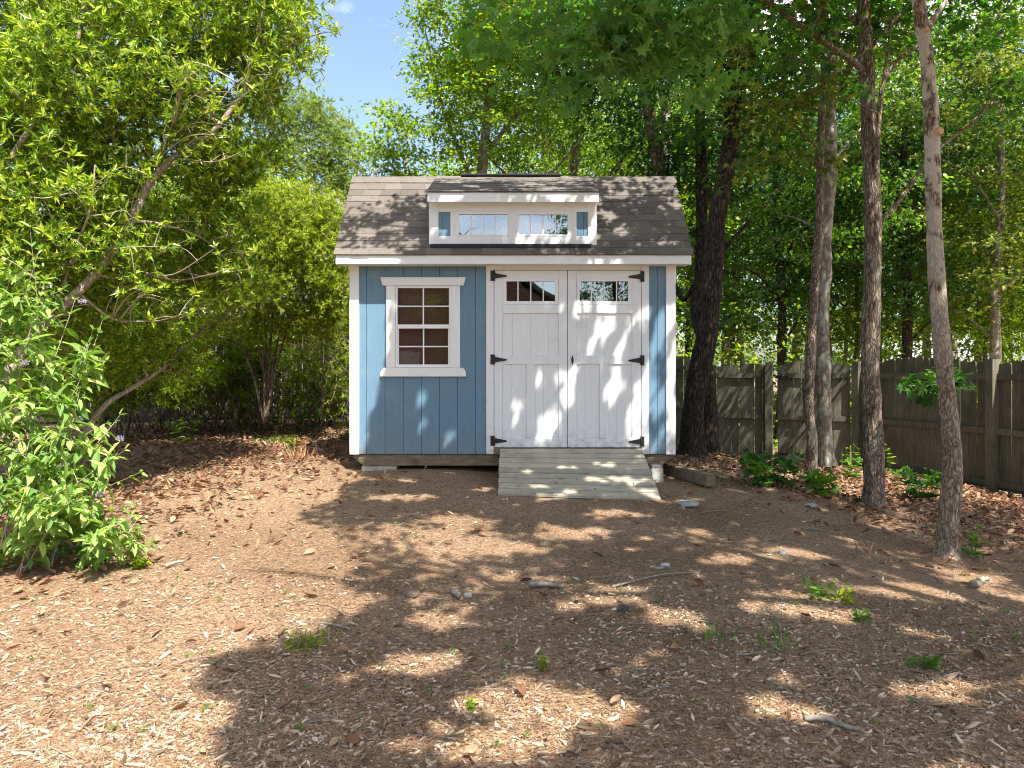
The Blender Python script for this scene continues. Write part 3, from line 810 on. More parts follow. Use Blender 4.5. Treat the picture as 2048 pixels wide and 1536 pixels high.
# roof: deck, shingles course by course, fascia, soffit
roof = empty('roof', (0.01, RY, RZ)); roof.parent = shed; roof.location = Vector(roof.location) - shed.location
RX0, RX1 = (667 - 1024) * EY / F, (1387 - 1024) * EY / F
pitch = math.atan2(RZ - EZ, RY - EY)
def deck(name, pts, x0, x1, mat):
    prism(name, pts, x0, x1, mat, roof, 0, 'x')
deck('roof_deck', [(EY + .01, EZ - .02), (RY, RZ - .02), (RY, RZ - .06), (EY + .01, EZ - .065)], RX0 + .012, RX1 - .012, M['dark_in'])
deck('roof_deck', [(RY, RZ - .02), (BY, BZ - .02), (BY, BZ - .06), (RY, RZ - .06)], RX0 + .012, RX1 - .012, M['dark_in'])
se = EY + .02
box('fascia', RX0 + .02, RX1 - .02, se - .012, se + .012, EZ - .092, EZ + .006, M['white_grain'], roof)
box('soffit', RX0 + .025, RX1 - .025, se + .013, YW - .001, EZ - .088, EZ - .076, M['white'], roof, 0)
for xa in (RX0 + .014, RX1 - .038):
    prism('rake_board', [(EY + .04, EZ - .10), (RY, RZ - .10), (BY - .02, BZ - .10), (BY - .02, BZ - .022), (RY, RZ - .022), (EY + .04, EZ - .022)], xa, xa + .024, M['white'], roof, 0, 'x')
prism('rear_slope', [(RY, RZ - .018), (BY + .02, BZ - .018), (BY + .02, BZ - .008), (RY, RZ - .006)], RX0, RX1, M['shingle'], roof, 0, 'x')
unit = {}
def unit_cube(key, mat):
    if key not in unit:
        bm = bmesh.new(); bmesh.ops.create_cube(bm, size=1)
        me = bpy.data.meshes.new(key); bm.to_mesh(me); bm.free(); me.materials.append(mat); unit[key] = me
    return unit[key]
def piece(name, mesh, c, size, rot, parent):
    o = bpy.data.objects.new(name, mesh); C.objects.link(o); o.parent = parent
    o.location = Vector(c) - wl(parent); o.scale = size; o.rotation_euler = rot
    return o
sh_mesh = unit_cube('shingle', M['shingle'])
rs = np.random.default_rng(11)
def course(xa, xb, y0, z0, pt, expo, k, parent, wmin=.17, wmax=.34, thick=.012):
    """one course of shingles from xa to xb whose lower edge is at y0, z0"""
    x = xa - (0.09 * (k % 3))
    L = expo * 1.32
    while x < xb - .002:
        w = rs.uniform(wmin, wmax); a = max(x, xa); b = min(x + w, xb); x += w
        if xb - b < .06: b = xb; x = xb
        if b - a < .02: continue
        lift = .008 + rs.uniform(0, .0025)
        tilt = pt - .035
        dy = rs.uniform(-.003, .003)
        cy = y0 + cos(pt) * L / 2 - sin(pt) * lift + dy * cos(pt)
        cz = z0 + sin(pt) * L / 2 + cos(pt) * lift + dy * sin(pt)
        piece('shingle', sh_mesh, ((a + b) / 2, cy, cz), (b - a - .002, L, thick), (tilt, 0, rs.uniform(-.002, .002)), parent)
slope = sqrt((RY - EY)**2 + (RZ - EZ)**2)
expo = slope / 12
DX0, DX1 = (858 - 1024) * 8.03 / F, (1193 - 1024) * 8.03 / F      # dormer face
for k in range(12):
    y0, z0 = EY + cos(pitch) * k * expo, EZ + sin(pitch) * k * expo
    py = HOR - (z0 - CAMZ) * F / y0
    xl_, xr_ = RX0, RX1
    if k >= 2:
        course(xl_, DX0 + .01, y0, z0, pitch, expo, k, roof); course(DX1 - .01, xr_, y0, z0, pitch, expo, k + 1, roof)
    else:
        course(xl_, xr_, y0, z0, pitch, expo, k, roof)
for s in (-1, 1):       # ridge cap either side of the dormer
    xa, xb = (RX0, DX0) if s < 0 else (DX1, RX1)
    for x in np.arange(xa, xb, .15):
        piece('ridge_shingle', sh_mesh, (x + .08, RY - .035, RZ - .028), (.165, .11, .007), (pitch * .8, .03, 0), roof)

# dormer
dor = empty('dormer', (0, 8.03, 3.2)); dor.parent = shed; dor.location = Vector(dor.location) - shed.location
DS = 8.03 / F
def DXf(px): return (px - 1024) * DS
def DZf(py): return CAMZ - (py - HOR) * DS
yd = 8.03
Wd = dict(mat=M['white'], parent=dor, bev=.0015)
Wg = dict(mat=M['white_grain'], parent=dor, bev=.0015)
def slope_z(y): return EZ + (y - EY) * (RZ - EZ) / (RY - EY)
box('trim_board', DXf(858), DXf(877), yd - .012, yd + .012, DZf(489), DZf(403), **Wg)
box('trim_board', DXf(1175.5), DXf(1193), yd - .012, yd + .012, DZf(490), DZf(403), **Wg)
box('trim_board', DXf(877.1), DXf(1175.4), yd - .010, yd + .012, DZf(488.5), DZf(472.4), **Wg)
box('trim_board', DXf(877.1), DXf(1175.4), yd - .010, yd + .012, DZf(424), DZf(403), **Wg)
for a, b in ((901, 913), (1017, 1034), (1139, 1153)):
    box('trim_board', DXf(a), DXf(b), yd - .010, yd + .012, DZf(472.3), DZf(424.1), **Wg)
for a, b, m in ((877.1, 901, 884), (1153, 1175.4, 1166.5)):
    box('siding_board', DXf(a), DXf(m) - .002, yd, yd + .014, DZf(472.3), DZf(424.1), M['blue'], dor, .0015)
    box('siding_board', DXf(m) + .002, DXf(b), yd, yd + .014, DZf(472.3), DZf(424.1), M['blue'], dor, .0015)
lites(dor, 918, 1016 - 1, 469.5, 429, yd - .004, (942, 967, 991.5), 913.1, 1016.9, 472.2, 424.2, DXf, DZf, M['glass'])
lites(dor, 1038, 1135, 469.5, 429.5, yd - .004, (1061, 1086, 1111), 1034.1, 1138.9, 472.2, 424.2, DXf, DZf, M['glass'])
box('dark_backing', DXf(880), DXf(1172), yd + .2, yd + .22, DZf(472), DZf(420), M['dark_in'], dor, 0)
box('sheathing', DXf(878), DXf(1174), yd + .016, yd + .03, DZf(429), DZf(400), M['dark_wall'], dor, 0)
box('flashing', DXf(862), DXf(1182), yd - .05, yd + .0, DZf(497), DZf(489.2), M['flash'], dor, .002)
# cheeks
for xa, xb in ((DXf(858.5), DXf(862)), (DXf(1189), DXf(1192.5))):
    prism('cheek', [(yd + .013, slope_z(yd + .013) - .02), (8.75, slope_z(8.75) - .05), (8.75, 3.86), (yd + .013, 3.53)], xa, xb, M['blue'], dor, 0, 'x')
# dormer roof
dy0, dz0 = 7.88, CAMZ - (385 - HOR) * 7.88 / F
dy1, dz1 = 8.87, 3.925
dp = math.atan2(dz1 - dz0, dy1 - dy0)
rx0, rx1 = (853 - 1024) * 7.88 / F, (1198 - 1024) * 7.88 / F
prism('roof_deck', [(dy0 + .05, dz0 - .015), (dy1, dz1 - .03), (dy1, dz1 - .01), (dy0 + .05, dz0 + .012)], rx0 + .01, rx1 - .01, M['dark_in'], dor, 0, 'x')
box('fascia', (855 - 1024) * 7.9 / F, (1197 - 1024) * 7.9 / F, 7.892, 7.915, CAMZ - (404.5 - HOR) * 7.9 / F, dz0 + .004, M['white'], dor)
box('soffit', DXf(858), DXf(1193), 7.916, yd - .0125, DZf(405), DZf(403.2), M['white'], dor, 0)
dsl = sqrt((dy1 - dy0)**2 + (dz1 - dz0)**2); de = dsl / 8
for k in range(8):
    course(rx0, rx1, dy0 + cos(dp) * k * de, dz0 + sin(dp) * k * de, dp, de, k, dor, .14, .3, .008)
box('ridge_vent', (922 - 1024) * 8.85 / F, (1122 - 1024) * 8.85 / F, 8.80, 8.98, 3.93, 3.955, M['flash'], dor, .006)
prism('rear_slope', [(8.86, 3.925), (9.6, 3.45), (9.6, 3.43), (8.86, 3.90)], rx0, rx1, M['shingle'], dor, 0, 'x')

# blocks under the shed
def block(x0, x1, y0, y1, z0, z1, label, name='concrete_block', cat='concrete block', mat=None, group='blocks under the shed'):
    bm = bmesh.new(); bmesh.ops.create_cube(bm, size=1)
    for v in bm.verts: v.co = Vector(((x0 + x1) / 2 + v.co.x * (x1 - x0), (y0 + y1) / 2 + v.co.y * (y1 - y0), (z0 + z1) / 2 + v.co.z * (z1 - z0)))
    bmesh.ops.bevel(bm, geom=bm.edges[:], offset=.008, segments=2, affect='EDGES')
    o = bm_obj(name, bm, mat or M['block'], None, origin=((x0 + x1) / 2, (y0 + y1) / 2, z0))
    return tag(o, label, cat, group)
block(WX(722), WX(792), YW + .03, YW + .23, WZ(932) - .14, WZ(932) + .0, 'flat concrete block under the front left corner of the shed')
pb = 7.95
block((1303 - 1024) * pb / F, (1327 - 1024) * pb / F, pb, pb + .2, CAMZ - (970 - HOR) * pb / F, CAMZ - (937 - HOR) * pb / F, 'pale concrete block standing beside the ramp under the shed')
block((1305 - 1024) * pb / F, (1325 - 1024) * pb / F, pb + .01, pb + .19, CAMZ - (936.9 - HOR) * pb / F, CAMZ - (932 - HOR) * pb / F, 'thin paver lying on top of the pale block beside the ramp', 'thin_paver', 'paver')
for (bx_, by_, lb) in ((-1.3, 10.3, 'concrete block under the rear left corner of the shed'), (1.3, 10.3, 'concrete block under the rear right corner of the shed')):
    block(bx_, bx_ + .4, by_, by_ + .2, G(bx_, by_) - .1, zs0, lb)
# timber lying beside the ramp
tb = bmesh.new(); bmesh.ops.create_cube(tb, size=1)
bmesh.ops.scale(tb, vec=(.13, .85, .13), verts=tb.verts)
bmesh.ops.bevel(tb, geom=tb.edges[:], offset=.01, segments=2, affect='EDGES')
me = bpy.data.meshes.new('timber_beam'); tb.to_mesh(me); tb.free()
tbo = link('timber_beam', me, M['skid'], None, (1.98, 8.15, G(1.98, 8.1) + .07)); tbo.rotation_euler = (.02, 0, .35)
tag(tbo, 'short square landscape timber lying on the mulch right of the ramp', 'timber')

# ================================================================== THE RAMP
ramp_o = empty('wooden_ramp', (WX(1141), 7.6, G(.6, 7.6)), 'weathered grey plank ramp leading up to the shed doors', 'ramp')
ra_x0, ra_x1 = WX(1000), WX(1283)
ry0, ry1 = YW - .033, 7.10
rz0 = WZ(896); rzl, rzr = CAMZ - (987 - HOR) * 7.1 / F, CAMZ - (998 - HOR) * 7.1 / F
rpx1 = (1323 - 1024) * 7.1 / F
nb = 9
pm = unit_cube('plank', M['ramp'])
def rz(x, t):
    u = (x - ra_x0) / (ra_x1 - ra_x0)
    return rz0 + t * ((rzl + (rzr - rzl) * u) - rz0)
for k in range(nb):
    ta, tb_ = (k + .085) / nb, (k + .915) / nb
    warp = rs.uniform(-.004, .004)
    bm = bmesh.new()
    j = rs.uniform(-.006, .006, 2)
    ya, yb = ry0 + (ry1 - ry0) * ta, ry0 + (ry1 - ry0) * tb_
    xl, xr = ra_x0 + j[0], ra_x1 + (rpx1 - ra_x1) * (ta + tb_) / 2 + j[1]
    c = []
    for th in (0, -.028):
        for (x, y, t) in ((xl, ya, ta), (xr, ya, ta), (xr, yb, tb_), (xl, yb, tb_)):
            c.append(bm.verts.new((x, y, rz(x, t) + th + warp)))
    for f in ((0, 1, 2, 3), (7, 6, 5, 4), (0, 4, 5, 1), (1, 5, 6, 2), (2, 6, 7, 3), (3, 7, 4, 0)):
        bm.faces.new([c[i] for i in f])
    bmesh.ops.bevel(bm, geom=bm.edges[:], offset=.003, segments=1, affect='EDGES')
    bm_obj('plank', bm, M['ramp'], ramp_o, origin=((xl + xr) / 2, (ya + yb) / 2, rz(0, ta)))
for xs_ in (ra_x0 + .02, (ra_x0 + ra_x1) / 2, ra_x1 - .03):
    prism('stringer', [(ry0, rz(xs_, 0) - .03), (ry1 + .03, rz(xs_, 1) - .03), (ry1 + .03, rz(xs_, 1) - .12), (ry0, rz(xs_, 0) - .2)], xs_ - .02, xs_ + .02, M['ramp'], ramp_o, .002, 'x')
bm = bmesh.new()
c = [bm.verts.new(v) for v in ((ra_x0, ry1 + .004, rz(ra_x0, 1) - .03), (rpx1, ry1 + .004, rz(rpx1, 1) - .03), (rpx1, ry1 + .004, rz(rpx1, 1) - .12), (ra_x0, ry1 + .004, rz(ra_x0, 1) - .12),
                              (ra_x0, ry1 + .03, rz(ra_x0, 1) - .03), (rpx1, ry1 + .03, rz(rpx1, 1) - .03), (rpx1, ry1 + .03, rz(rpx1, 1) - .12), (ra_x0, ry1 + .03, rz(ra_x0, 1) - .12))]
for f in ((0, 1, 2, 3), (7, 6, 5, 4), (0, 4, 5, 1), (1, 5, 6, 2), (2, 6, 7, 3), (3, 7, 4, 0)): bm.faces.new([c[i] for i in f])
bm_obj('front_board', bm, M['ramp'], ramp_o)

# ================================================================== FENCES AND GATE
rf = np.random.default_rng(21)
def picket_mesh(key, mat):
    if key in unit: return unit[key]
    bm = bmesh.new()
    pts = [(-.5, 0), (.5, 0), (.5, .992), (.40, 1), (-.40, 1), (-.5, .992)]
    f0 = [bm.verts.new((a, -.5, b)) for a, b in pts]; f1 = [bm.verts.new((a, .5, b)) for a, b in pts]
    bm.faces.new(f0); bm.faces.new(f1[::-1])
    for i in range(6): bm.faces.new((f0[i], f1[i], f1[(i + 1) % 6], f0[(i + 1) % 6]))
    bmesh.ops.recalc_face_normals(bm, faces=bm.faces)
    me = bpy.data.meshes.new(key); bm.to_mesh(me); bm.free(); me.materials.append(mat); unit[key] = me
    return me
def fence_panel(root, a, b, h, arch, mat, key, side=1, w=.135, rails=(.12, .86, 1.63), gap=.006, brace=None, frame=False):
    """pickets on the far side of three rails; a, b ground points"""
    a, b = np.array(a, float), np.array(b, float)
    L = np.linalg.norm(b - a); d = (b - a) / L; nrm = np.array([-d[1], d[0]]) * side
    ang = math.atan2(d[1], d[0])
    n = max(1, int(round(L / w))); ww = L / n
    za, zb = G(*a), G(*b)
    pmh = picket_mesh(key + '_picket', mat); um = unit_cube(key + '_unit', mat)
    for i in range(n):
        t = (i + .5) / n
        p = a + d * L * t + nrm * .032
        base = za + (zb - za) * t
        hh = h + arch * sin(pi * t) - .02 + rf.normal(0, .008)
        piece('picket', pmh, (p[0], p[1], base + .03), (ww - gap + rf.uniform(-.004, .002), .018, hh - .03), (rf.normal(0, .004), rf.normal(0, .006), ang), root)
    for rh in rails:
        m = (a + b) / 2
        sl = math.atan2(zb - za, L)
        piece('rail', um, (m[0], m[1], (za + zb) / 2 + rh), (L - .02, .04, .088), (0, -sl, ang), root)
    if brace:
        m = (a + b) / 2
        sl = math.atan2(rails[2] - rails[0] - .1, L * .9) * brace
        piece('brace', um, (m[0] - nrm[0] * .003, m[1] - nrm[1] * .003, (za + zb) / 2 + (rails[0] + rails[2]) / 2), (sqrt(L * L + (rails[2] - rails[0])**2) * .9, .036, .085), (0, -sl, ang), root)
def post(root, p, h, mat, key, w=.095, rot=0.0, off=(0, 0)):
    um = unit_cube(key + '_unit', mat)
    z = G(*p)
    piece('post', um, (p[0] + off[0], p[1] + off[1], z + h / 2 - .05), (w, w, h + .1), (0, 0, rot), root)
P1, P2, P3, P4, P0, Pm = (4.84, 13.6), (6.1, 12.8), (6.83, 10.3), (7.5, 7.85), (2.3, 15.3), (4.1, 14.05)
fe = empty('wooden_fence', (P3[0], P3[1], G(*P3)), 'weathered wooden privacy fence with scalloped top behind the trees', 'fence')
for a, b, ar in ((P0, Pm, .05), (Pm, P1, .06), (P2, P3, .13), (P3, P4, .13)):
    fence_panel(fe, a, b, 1.82, ar, M['fence'], 'fence', 1)
for p, rot in ((P1, -.5), (P2, -1.0), (P3, -1.3), (P4, -1.3), (P0, -.5)):
    post(fe, p, 1.88, M['fence'], 'fence', .12, rot, (-.03, -.03))
gt = empty('garden_gate', (5.47, 13.2, G(5.47, 13.2)), 'wooden fence gate with diagonal brace between two posts', 'gate')
ga, gb = (P1[0] + .11, P1[1] - .07), (P2[0] - .1, P2[1] + .06)
fence_panel(gt, ga, gb, 1.84, .10, M['fence'], 'fence', 1, brace=1)
gz0 = G(*ga)
for hz in (.18, 1.6):
    piece('hinge', unit_cube('iron_unit', M['black']), (ga[0] + .05, ga[1] - .08, gz0 + hz), (.22, .012, .05), (0, 0, -.57), gt)

fl = empty('back_fence', (-5, 14.2, G(-5, 14.2)), 'weathered board fence behind the shrubs, shade put into its dark colour, light showing between its boards', 'fence')
lp = [(-15.0, 12.5), (-12.5, 13.0), (-10.1, 13.4), (-7.7, 13.7), (-5.3, 14.0), (-2.9, 14.3), (-.5, 14.8), (2.3, 15.3)]
for a, b in zip(lp[:-1], lp[1:]):
    fence_panel(fl, a, b, 2.05, .0, M['fence_shaded'], 'fence_shaded', 1, gap=.006)
    post(fl, a, 1.85, M['fence_shaded'], 'fence_shaded', .1, .1, (0, -.05))

# ================================================================== NEIGHBOURING HOUSES
M['house_white'] = mat_surface('white_clapboard', [(.3, (.62, .62, .60)), (.7, (.72, .72, .70))], nscale=3, bump=.1, rough=.6)
M['house_roof'] = mat_surface('grey_roofing', [(.3, (.10, .10, .10)), (.7, (.18, .175, .17))], nscale=30, bump=.4, rough=.9)
nh = empty('neighbour_house', (-8.5, 20, .5), 'pale clapboard house half hidden behind the shrubs and back fence', 'house')
nx0, nx1, ny = -14.0, -3.6, 20.0
box('wall', nx0, nx1, ny + .03, ny + 7, .3, 5.4, M['house_white'], nh, 0)
for i, z in enumerate(np.arange(.5, 5.2, .17)):
    for a, b in ((nx0, -9.6), (-8.5, -6.3), (-5.2, nx1)) if 2.6 < z < 4.3 else ((nx0, nx1),):
        o = box('clapboard', a, b, ny, ny + .02, z, z + .178, M['house_white'], nh, 0); o.rotation_euler = (-.08, 0, 0)
for xa in (-9.6, -6.3):
    w = empty('window', (xa + .55, ny, 2.6)); w.parent = nh; w.location = Vector(w.location) - nh.location
    box('window_frame', xa, xa + .08, ny - .03, ny + .04, 2.6, 4.3, M['vinyl'], w); box('window_frame', xa + 1.02, xa + 1.1, ny - .03, ny + .04, 2.6, 4.3, M['vinyl'], w)
    box('window_frame', xa + .08, xa + 1.02, ny - .03, ny + .04, 4.2, 4.3, M['vinyl'], w); box('window_frame', xa + .08, xa + 1.02, ny - .03, ny + .04, 2.6, 2.7, M['vinyl'], w)
    box('window_frame', xa + .08, xa + 1.02, ny - .02, ny + .03, 3.42, 3.48, M['vinyl'], w)
    for za, zb in ((2.7, 3.42), (3.48, 4.2)): box('pane', xa + .08, xa + 1.02, ny + .01, ny + .02, za, zb, M['glass'], w, 0)
    box('dark_backing', xa + .08, xa + 1.02, ny + .022, ny + .028, 2.7, 4.2, M['dark_in'], w, 0)
prism('roof', [(ny - .5, 5.25), (ny + 3.5, 7.6), (ny + 7.5, 5.25), (ny + 7.5, 5.1), (ny + 3.5, 7.42), (ny - .5, 5.1)], nx0 - .4, nx1 + .4, M['house_roof'], nh, 0, 'x')
box('fascia', nx0 - .4, nx1 + .4, ny - .53, ny - .505, 5.06, 5.24, M['house_white'], nh, 0)

def mat_brick():
    m, n, l, out = new_mat('red_brick')
    b = n.new('ShaderNodeBsdfPrincipled'); b.inputs['Roughness'].default_value = .9
    t = n.new('ShaderNodeTexBrick'); t.inputs['Scale'].default_value = 4.6
    t.inputs['Color1'].default_value = (.26, .09, .06, 1); t.inputs['Color2'].default_value = (.19, .06, .045, 1); t.inputs['Mortar'].default_value = (.40, .36, .32, 1)
    g = n.new('ShaderNodeNewGeometry'); mp = n.new('ShaderNodeMapping'); mp.inputs['Rotation'].default_value = (radians(90), 0, 0)
    l.new(g.outputs['Position'], mp.inputs['Vector']); l.new(mp.outputs[0], t.inputs['Vector']); l.new(t.outputs['Color'], b.inputs['Base Color']); l.new(b.outputs[0], out.inputs[0])
    return m
M['brick'] = mat_brick()
bh = empty('brick_house', (-4, -12, 0), 'red brick house mirrored faintly in the shed door windows', 'house')
prism('wall', [(-11, -.2), (1.6, -.2), (1.6, 4.1), (-3.6, 7.4), (-11, 4.1)], -20, -12, M['brick'], bh, 0)
prism('roof', [(2.1, 3.95), (-3.6, 7.55), (-11.5, 3.95), (-11.5, 4.1), (-3.6, 7.75), (2.1, 4.1)][::-1], -20.4, -11.6, M['house_roof'], bh, 0)
for xa in (-8.5, -1.2):
    box('window', xa, xa + 1.2, -12.02, -11.95, 1.0, 2.6, M['vinyl'], bh, .01)
    box('pane', xa + .08, xa + 1.12, -11.949, -11.94, 1.08, 2.52, M['glass'], bh, 0)
box('door', -4.6, -3.6, -12.02, -11.93, .1, 2.2, M['white'], bh, .01)
# ================================================================== TREES ON THE RIGHT
def ppx(lst, Y):
    """trunk points from photograph positions, depth Y (a number or one per point)"""
    Ys = np.full(len(lst), float(Y)) if np.isscalar(Y) else np.asarray(Y, float)
    return np.array([P(a, b, y) for (a, b), y in zip(lst, Ys)])
def up(pts, top, dx=0.0, dy=0.0):
    """carry a trunk on above the frame"""
    p = pts[-1]
    return np.vstack([pts, [p[0] + dx * .5, p[1] + dy * .5, (p[2] + top) / 2], [p[0] + dx, p[1] + dy, top]])

# A: speckled tree nearest the camera on the right
a_pts = up(ppx([(1893, 1118), (1896, 1060), (1903, 950), (1896, 860), (1884, 700), (1876, 560), (1869, 400), (1862, 250), (1850, 100), (1836, -20)], 6.3), 9.0, -.3, -.3)
A = stem_line(a_pts, .165, .09, 60, flare=.75)
M['bark_birch'] = mat_bark('speckled_grey_brown_bark', (.08, .056, .040), (.27, .20, .145), (.44, .355, .275), vscale=(14, 14, 5), bdist=.012, bump=.6, patches=((.56, .50, .41), (9, 9, 6), .43, .75), zup=(1.4, 3.4, .10))
A_br = [stem_line(ppx([(1843, 60), (1880, 20), (1930, -60)], [6.3, 6.4, 6.6]), .05, .02, 10),
        stem_line(np.array([P(1845, 60, 6.3) + [0, 0, .4], [3.0, 5.6, 5.6], [2.0, 5.0, 6.3]]), .07, .02, 14),
        stem_line(np.array([P(1840, 0, 6.3) + [0, 0, .9], [4.2, 5.4, 6.6], [4.8, 4.6, 7.4]]), .07, .02, 14)]
ta = tree('slender_tree', 'speckled grey barked tree nearest the camera, with two sawn branch scars', 'tree', [A], A_br,
     [(3.4, 5.4, 6.9, 2.2, 1.8, 1.1), (4.6, 6.4, 7.8, 2.2, 2.2, 1.3)], 90, 34, .115, MAPLE, M['bark_birch'], M['leaf_maple'], 101, 'trees in front of the right fence', lit_check=True, spray_r=.5, sides=18, rough=.035)
def scar(p, r_, n_, parent):
    bm = bmesh.new()
    q = Vector(n_).to_track_quat('Z', 'Y').to_matrix().to_4x4()
    bmesh.ops.create_cone(bm, cap_ends=True, segments=14, radius1=r_ * 1.25, radius2=r_, depth=.035, matrix=Matrix.Translation(Vector(p)) @ q @ Matrix.Diagonal((1, 1.15, 1, 1)))
    bm_obj('sawn_scar', bm, M['cut'], parent)
scar(P(1870, 268, 6.3) + [0, -.07, 0], .028, (.2, -1, .05), ta)
scar(P(1845, 66, 6.3) + [0, -.06, 0], .018, (.0, -1, .05), ta)

# B: scaly oak
b_pts = up(ppx([(1747, 1022), (1746, 960), (1745, 900), (1743, 760), (1746, 600), (1744, 450), (1740, 329), (1736, 180), (1731, 80), (1727, -20)], 8.0), 10.0, .2, .3)
B = stem_line(b_pts, .215, .12, 56, flare=.6)
B_br = [stem_line(ppx([(1738, 165), (1713, 128), (1680, 106), (1640, 77), (1585, 40), (1534, 0), (1480, -60)], [8, 7.9, 7.8, 7.6, 7.4, 7.2, 7.0]), .085, .03, 20),
        stem_line(ppx([(1749, 420), (1753, 329), (1757, 256), (1764, 175), (1790, 125), (1830, 95), (1870, 40), (1905, -30)], [8, 7.9, 7.85, 7.8, 7.8, 7.8, 7.8, 7.8]), .06, .03, 22),
        stem_line(ppx([(1764, 175), (1776, 100), (1782, 30), (1790, -30)], 7.8), .035, .02, 12),
        stem_line(ppx([(1742, 95), (1775, 55), (1819, 7), (1850, -50)], 8.0), .05, .025, 14),
        stem_line(ppx([(1749, 472), (1765, 440), (1800, 400), (1845, 335), (1885, 290), (1940, 250), (1985, 205), (2060, 165), (2140, 140)], [8, 8.0, 8.1, 8.2, 8.3, 8.4, 8.5, 8.6, 8.7]), .055, .025, 26),
        stem_line(ppx([(1735, 80), (1705, 40), (1690, 10), (1660, -40)], 8.0), .055, .03, 12),
        stem_line(ppx([(1740, 146), (1690, 139), (1650, 148), (1618, 162)], [8, 7.8, 7.7, 7.6]), .022, .008, 12)]
tree('oak_tree', 'oak with scaly bark and forking limbs, second trunk from the right', 'tree', [B], B_br,
     [(4.4, 8.2, 7.6, 3.0, 2.4, 1.7), (5.6, 8.4, 6.6, 2.0, 2.0, 1.3), (3.4, 7.4, 5.9, 1.6, 1.4, .8)], 120, 40, .12, MAPLE, M['bark_oak'], M['leaf_maple'], 102, 'trees in front of the right fence', lit_check=True, spray_r=.55, sides=18, rough=.05)
# leaves hanging into view from B
def hang(name_root, cen, n, r_s, n_per, size, tmpl, mat, seed, stems, radius=.3, flat=.35, droop=.35, rise=.15, twig_r=.006, lit=False):
    r = np.random.default_rng(seed)
    lines, Cn, D = grow(stems, cen, n, r, rise=rise, twig_r=twig_r, lit_check=lit)
    if not len(Cn): return
    V, Q = tubes(lines, 4, 0, seed)
    tag(np_obj('twigs', V, Q, M['twig'], name_root, True), kind='stuff')
    V, T = spray_leaves(Cn, D, n_per, r, size, tmpl, radius=radius, flat=flat, droop=droop, lit_check=lit)
    tag(np_obj('crown', V, T, mat, name_root), kind='stuff')
tb_root = bpy.data.objects['oak_tree']
hang(tb_root, [(*P(1640, 90, 7.5), 1.0, .6, .5), (*P(1850, 60, 8.2), 1.2, .8, .5), (*P(1990, 180, 8.6), .8, .6, .5)], 46, 0, 20, .10, MAPLE, M['leaf_maple'], 5, [B] + B_br)
hang(tb_root, [(*P(1850, 765, 7.3), .42, .25, .14)], 9, 0, 16, .12, MAPLE, M['leaf_maple'], 6, [stem_line(ppx([(1752, 770), (1775, 765), (1800, 755)], [7.95, 7.7, 7.4]), .02, .008, 6)], radius=.2)

# C: pair of grey stems
C1 = stem_line(up(ppx([(1621, 968), (1622, 930), (1625, 874), (1618, 819), (1621, 746), (1624, 673), (1626, 600), (1630, 548), (1641, 402), (1642, 292), (1646, 164), (1650, 60), (1652, -20)], 9.5), 10.5, .4, 0), .145, .07, 50, flare=.25)
C2 = stem_line(up(ppx([(1651, 930), (1647, 819), (1644, 710), (1648, 600), (1653, 548), (1652, 475), (1660, 329), (1662, 219), (1669, 110), (1674, 29), (1678, -30)], 10.6), 12, .5, .3), .20, .12, 50, flare=.25)
C1_br = [stem_line(ppx([(1645, 164), (1620, 130), (1570, 110), (1520, 85)], [9.5, 9.3, 9.1, 9]), .05, .02, 14), stem_line(ppx([(1641, 300), (1600, 260), (1555, 215), (1500, 205)], [9.5, 9.3, 9, 8.8]), .045, .015, 14)]
tree('slim_tree', 'slim brown trunk in front of the thicker grey trunk near the gate', 'tree', [C1], C1_br,
     [(*P(1560, 260, 9.0), 1.3, 1.0, .8), (*P(1600, 60, 9.2), 1.6, 1.2, 1.0), (4.0, 8.8, 7.2, 2.2, 1.8, 1.4)], 120, 34, .11, MAPLE, M['bark_brown'], M['leaf_olive'], 103, 'trees in front of the right fence', lit_check=True, spray_r=.5)
C2_br = [stem_line(ppx([(1660, 330), (1700, 280), (1740, 240)], [10.6, 10.9, 11.2]), .05, .02, 10), stem_line(ppx([(1652, 470), (1600, 440), (1560, 430)], [10.6, 10.9, 11.2]), .04, .015, 10)]
tree('beech_tree', 'straight smooth grey trunk with pale lichen, just behind the slim brown one', 'tree', [C2], C2_br,
     [(*P(1760, 420, 12), 1.5, 1.2, .9), (*P(1640, 180, 11.5), 1.8, 1.4, 1.0), (*P(1560, 480, 11.8), 1.1, .9, .6), (5.2, 10.2, 7.6, 2.6, 2.4, 1.6)], 170, 60, .090, WOOD, M['bark_grey'], M['leaf_wood'], 104, 'trees in front of the right fence', lit_check=True, spray_r=.55)

# D: big dark trunk next to the shed
D1 = stem_line(up(ppx([(1384, 925), (1386, 880), (1390, 819), (1398, 740), (1410, 673), (1420, 600), (1427, 548), (1436, 438), (1453, 329), (1461, 256), (1472, 146), (1480, 37), (1486, -30)], 11.2), 12, .5, 0), .36, .18, 54, flare=.6)
D2 = stem_line(ppx([(1422, 905), (1420, 820), (1408, 700), (1402, 600), (1401, 475), (1403, 380), (1404, 292), (1399, 190), (1396, 110), (1390, -20)], 12.4), .24, .15, 40, flare=.3)
D_br = [stem_line(ppx([(1402, 690), (1385, 610), (1402, 560), (1440, 510), (1500, 440), (1548, 394)], [11.3, 11.6, 11.8, 12, 12.2, 12.4]), .11, .04, 20),
        stem_line(ppx([(1350, 570), (1368, 600), (1392, 560)], [12, 11.8, 11.6]), .09, .06, 12),
        stem_line(ppx([(1455, 320), (1500, 240), (1560, 190)], [11.2, 11, 10.8]), .08, .03, 12),
        stem_line(ppx([(1470, 160), (1420, 90), (1350, 40)], [11.2, 10.8, 10.4]), .08, .03, 12)]
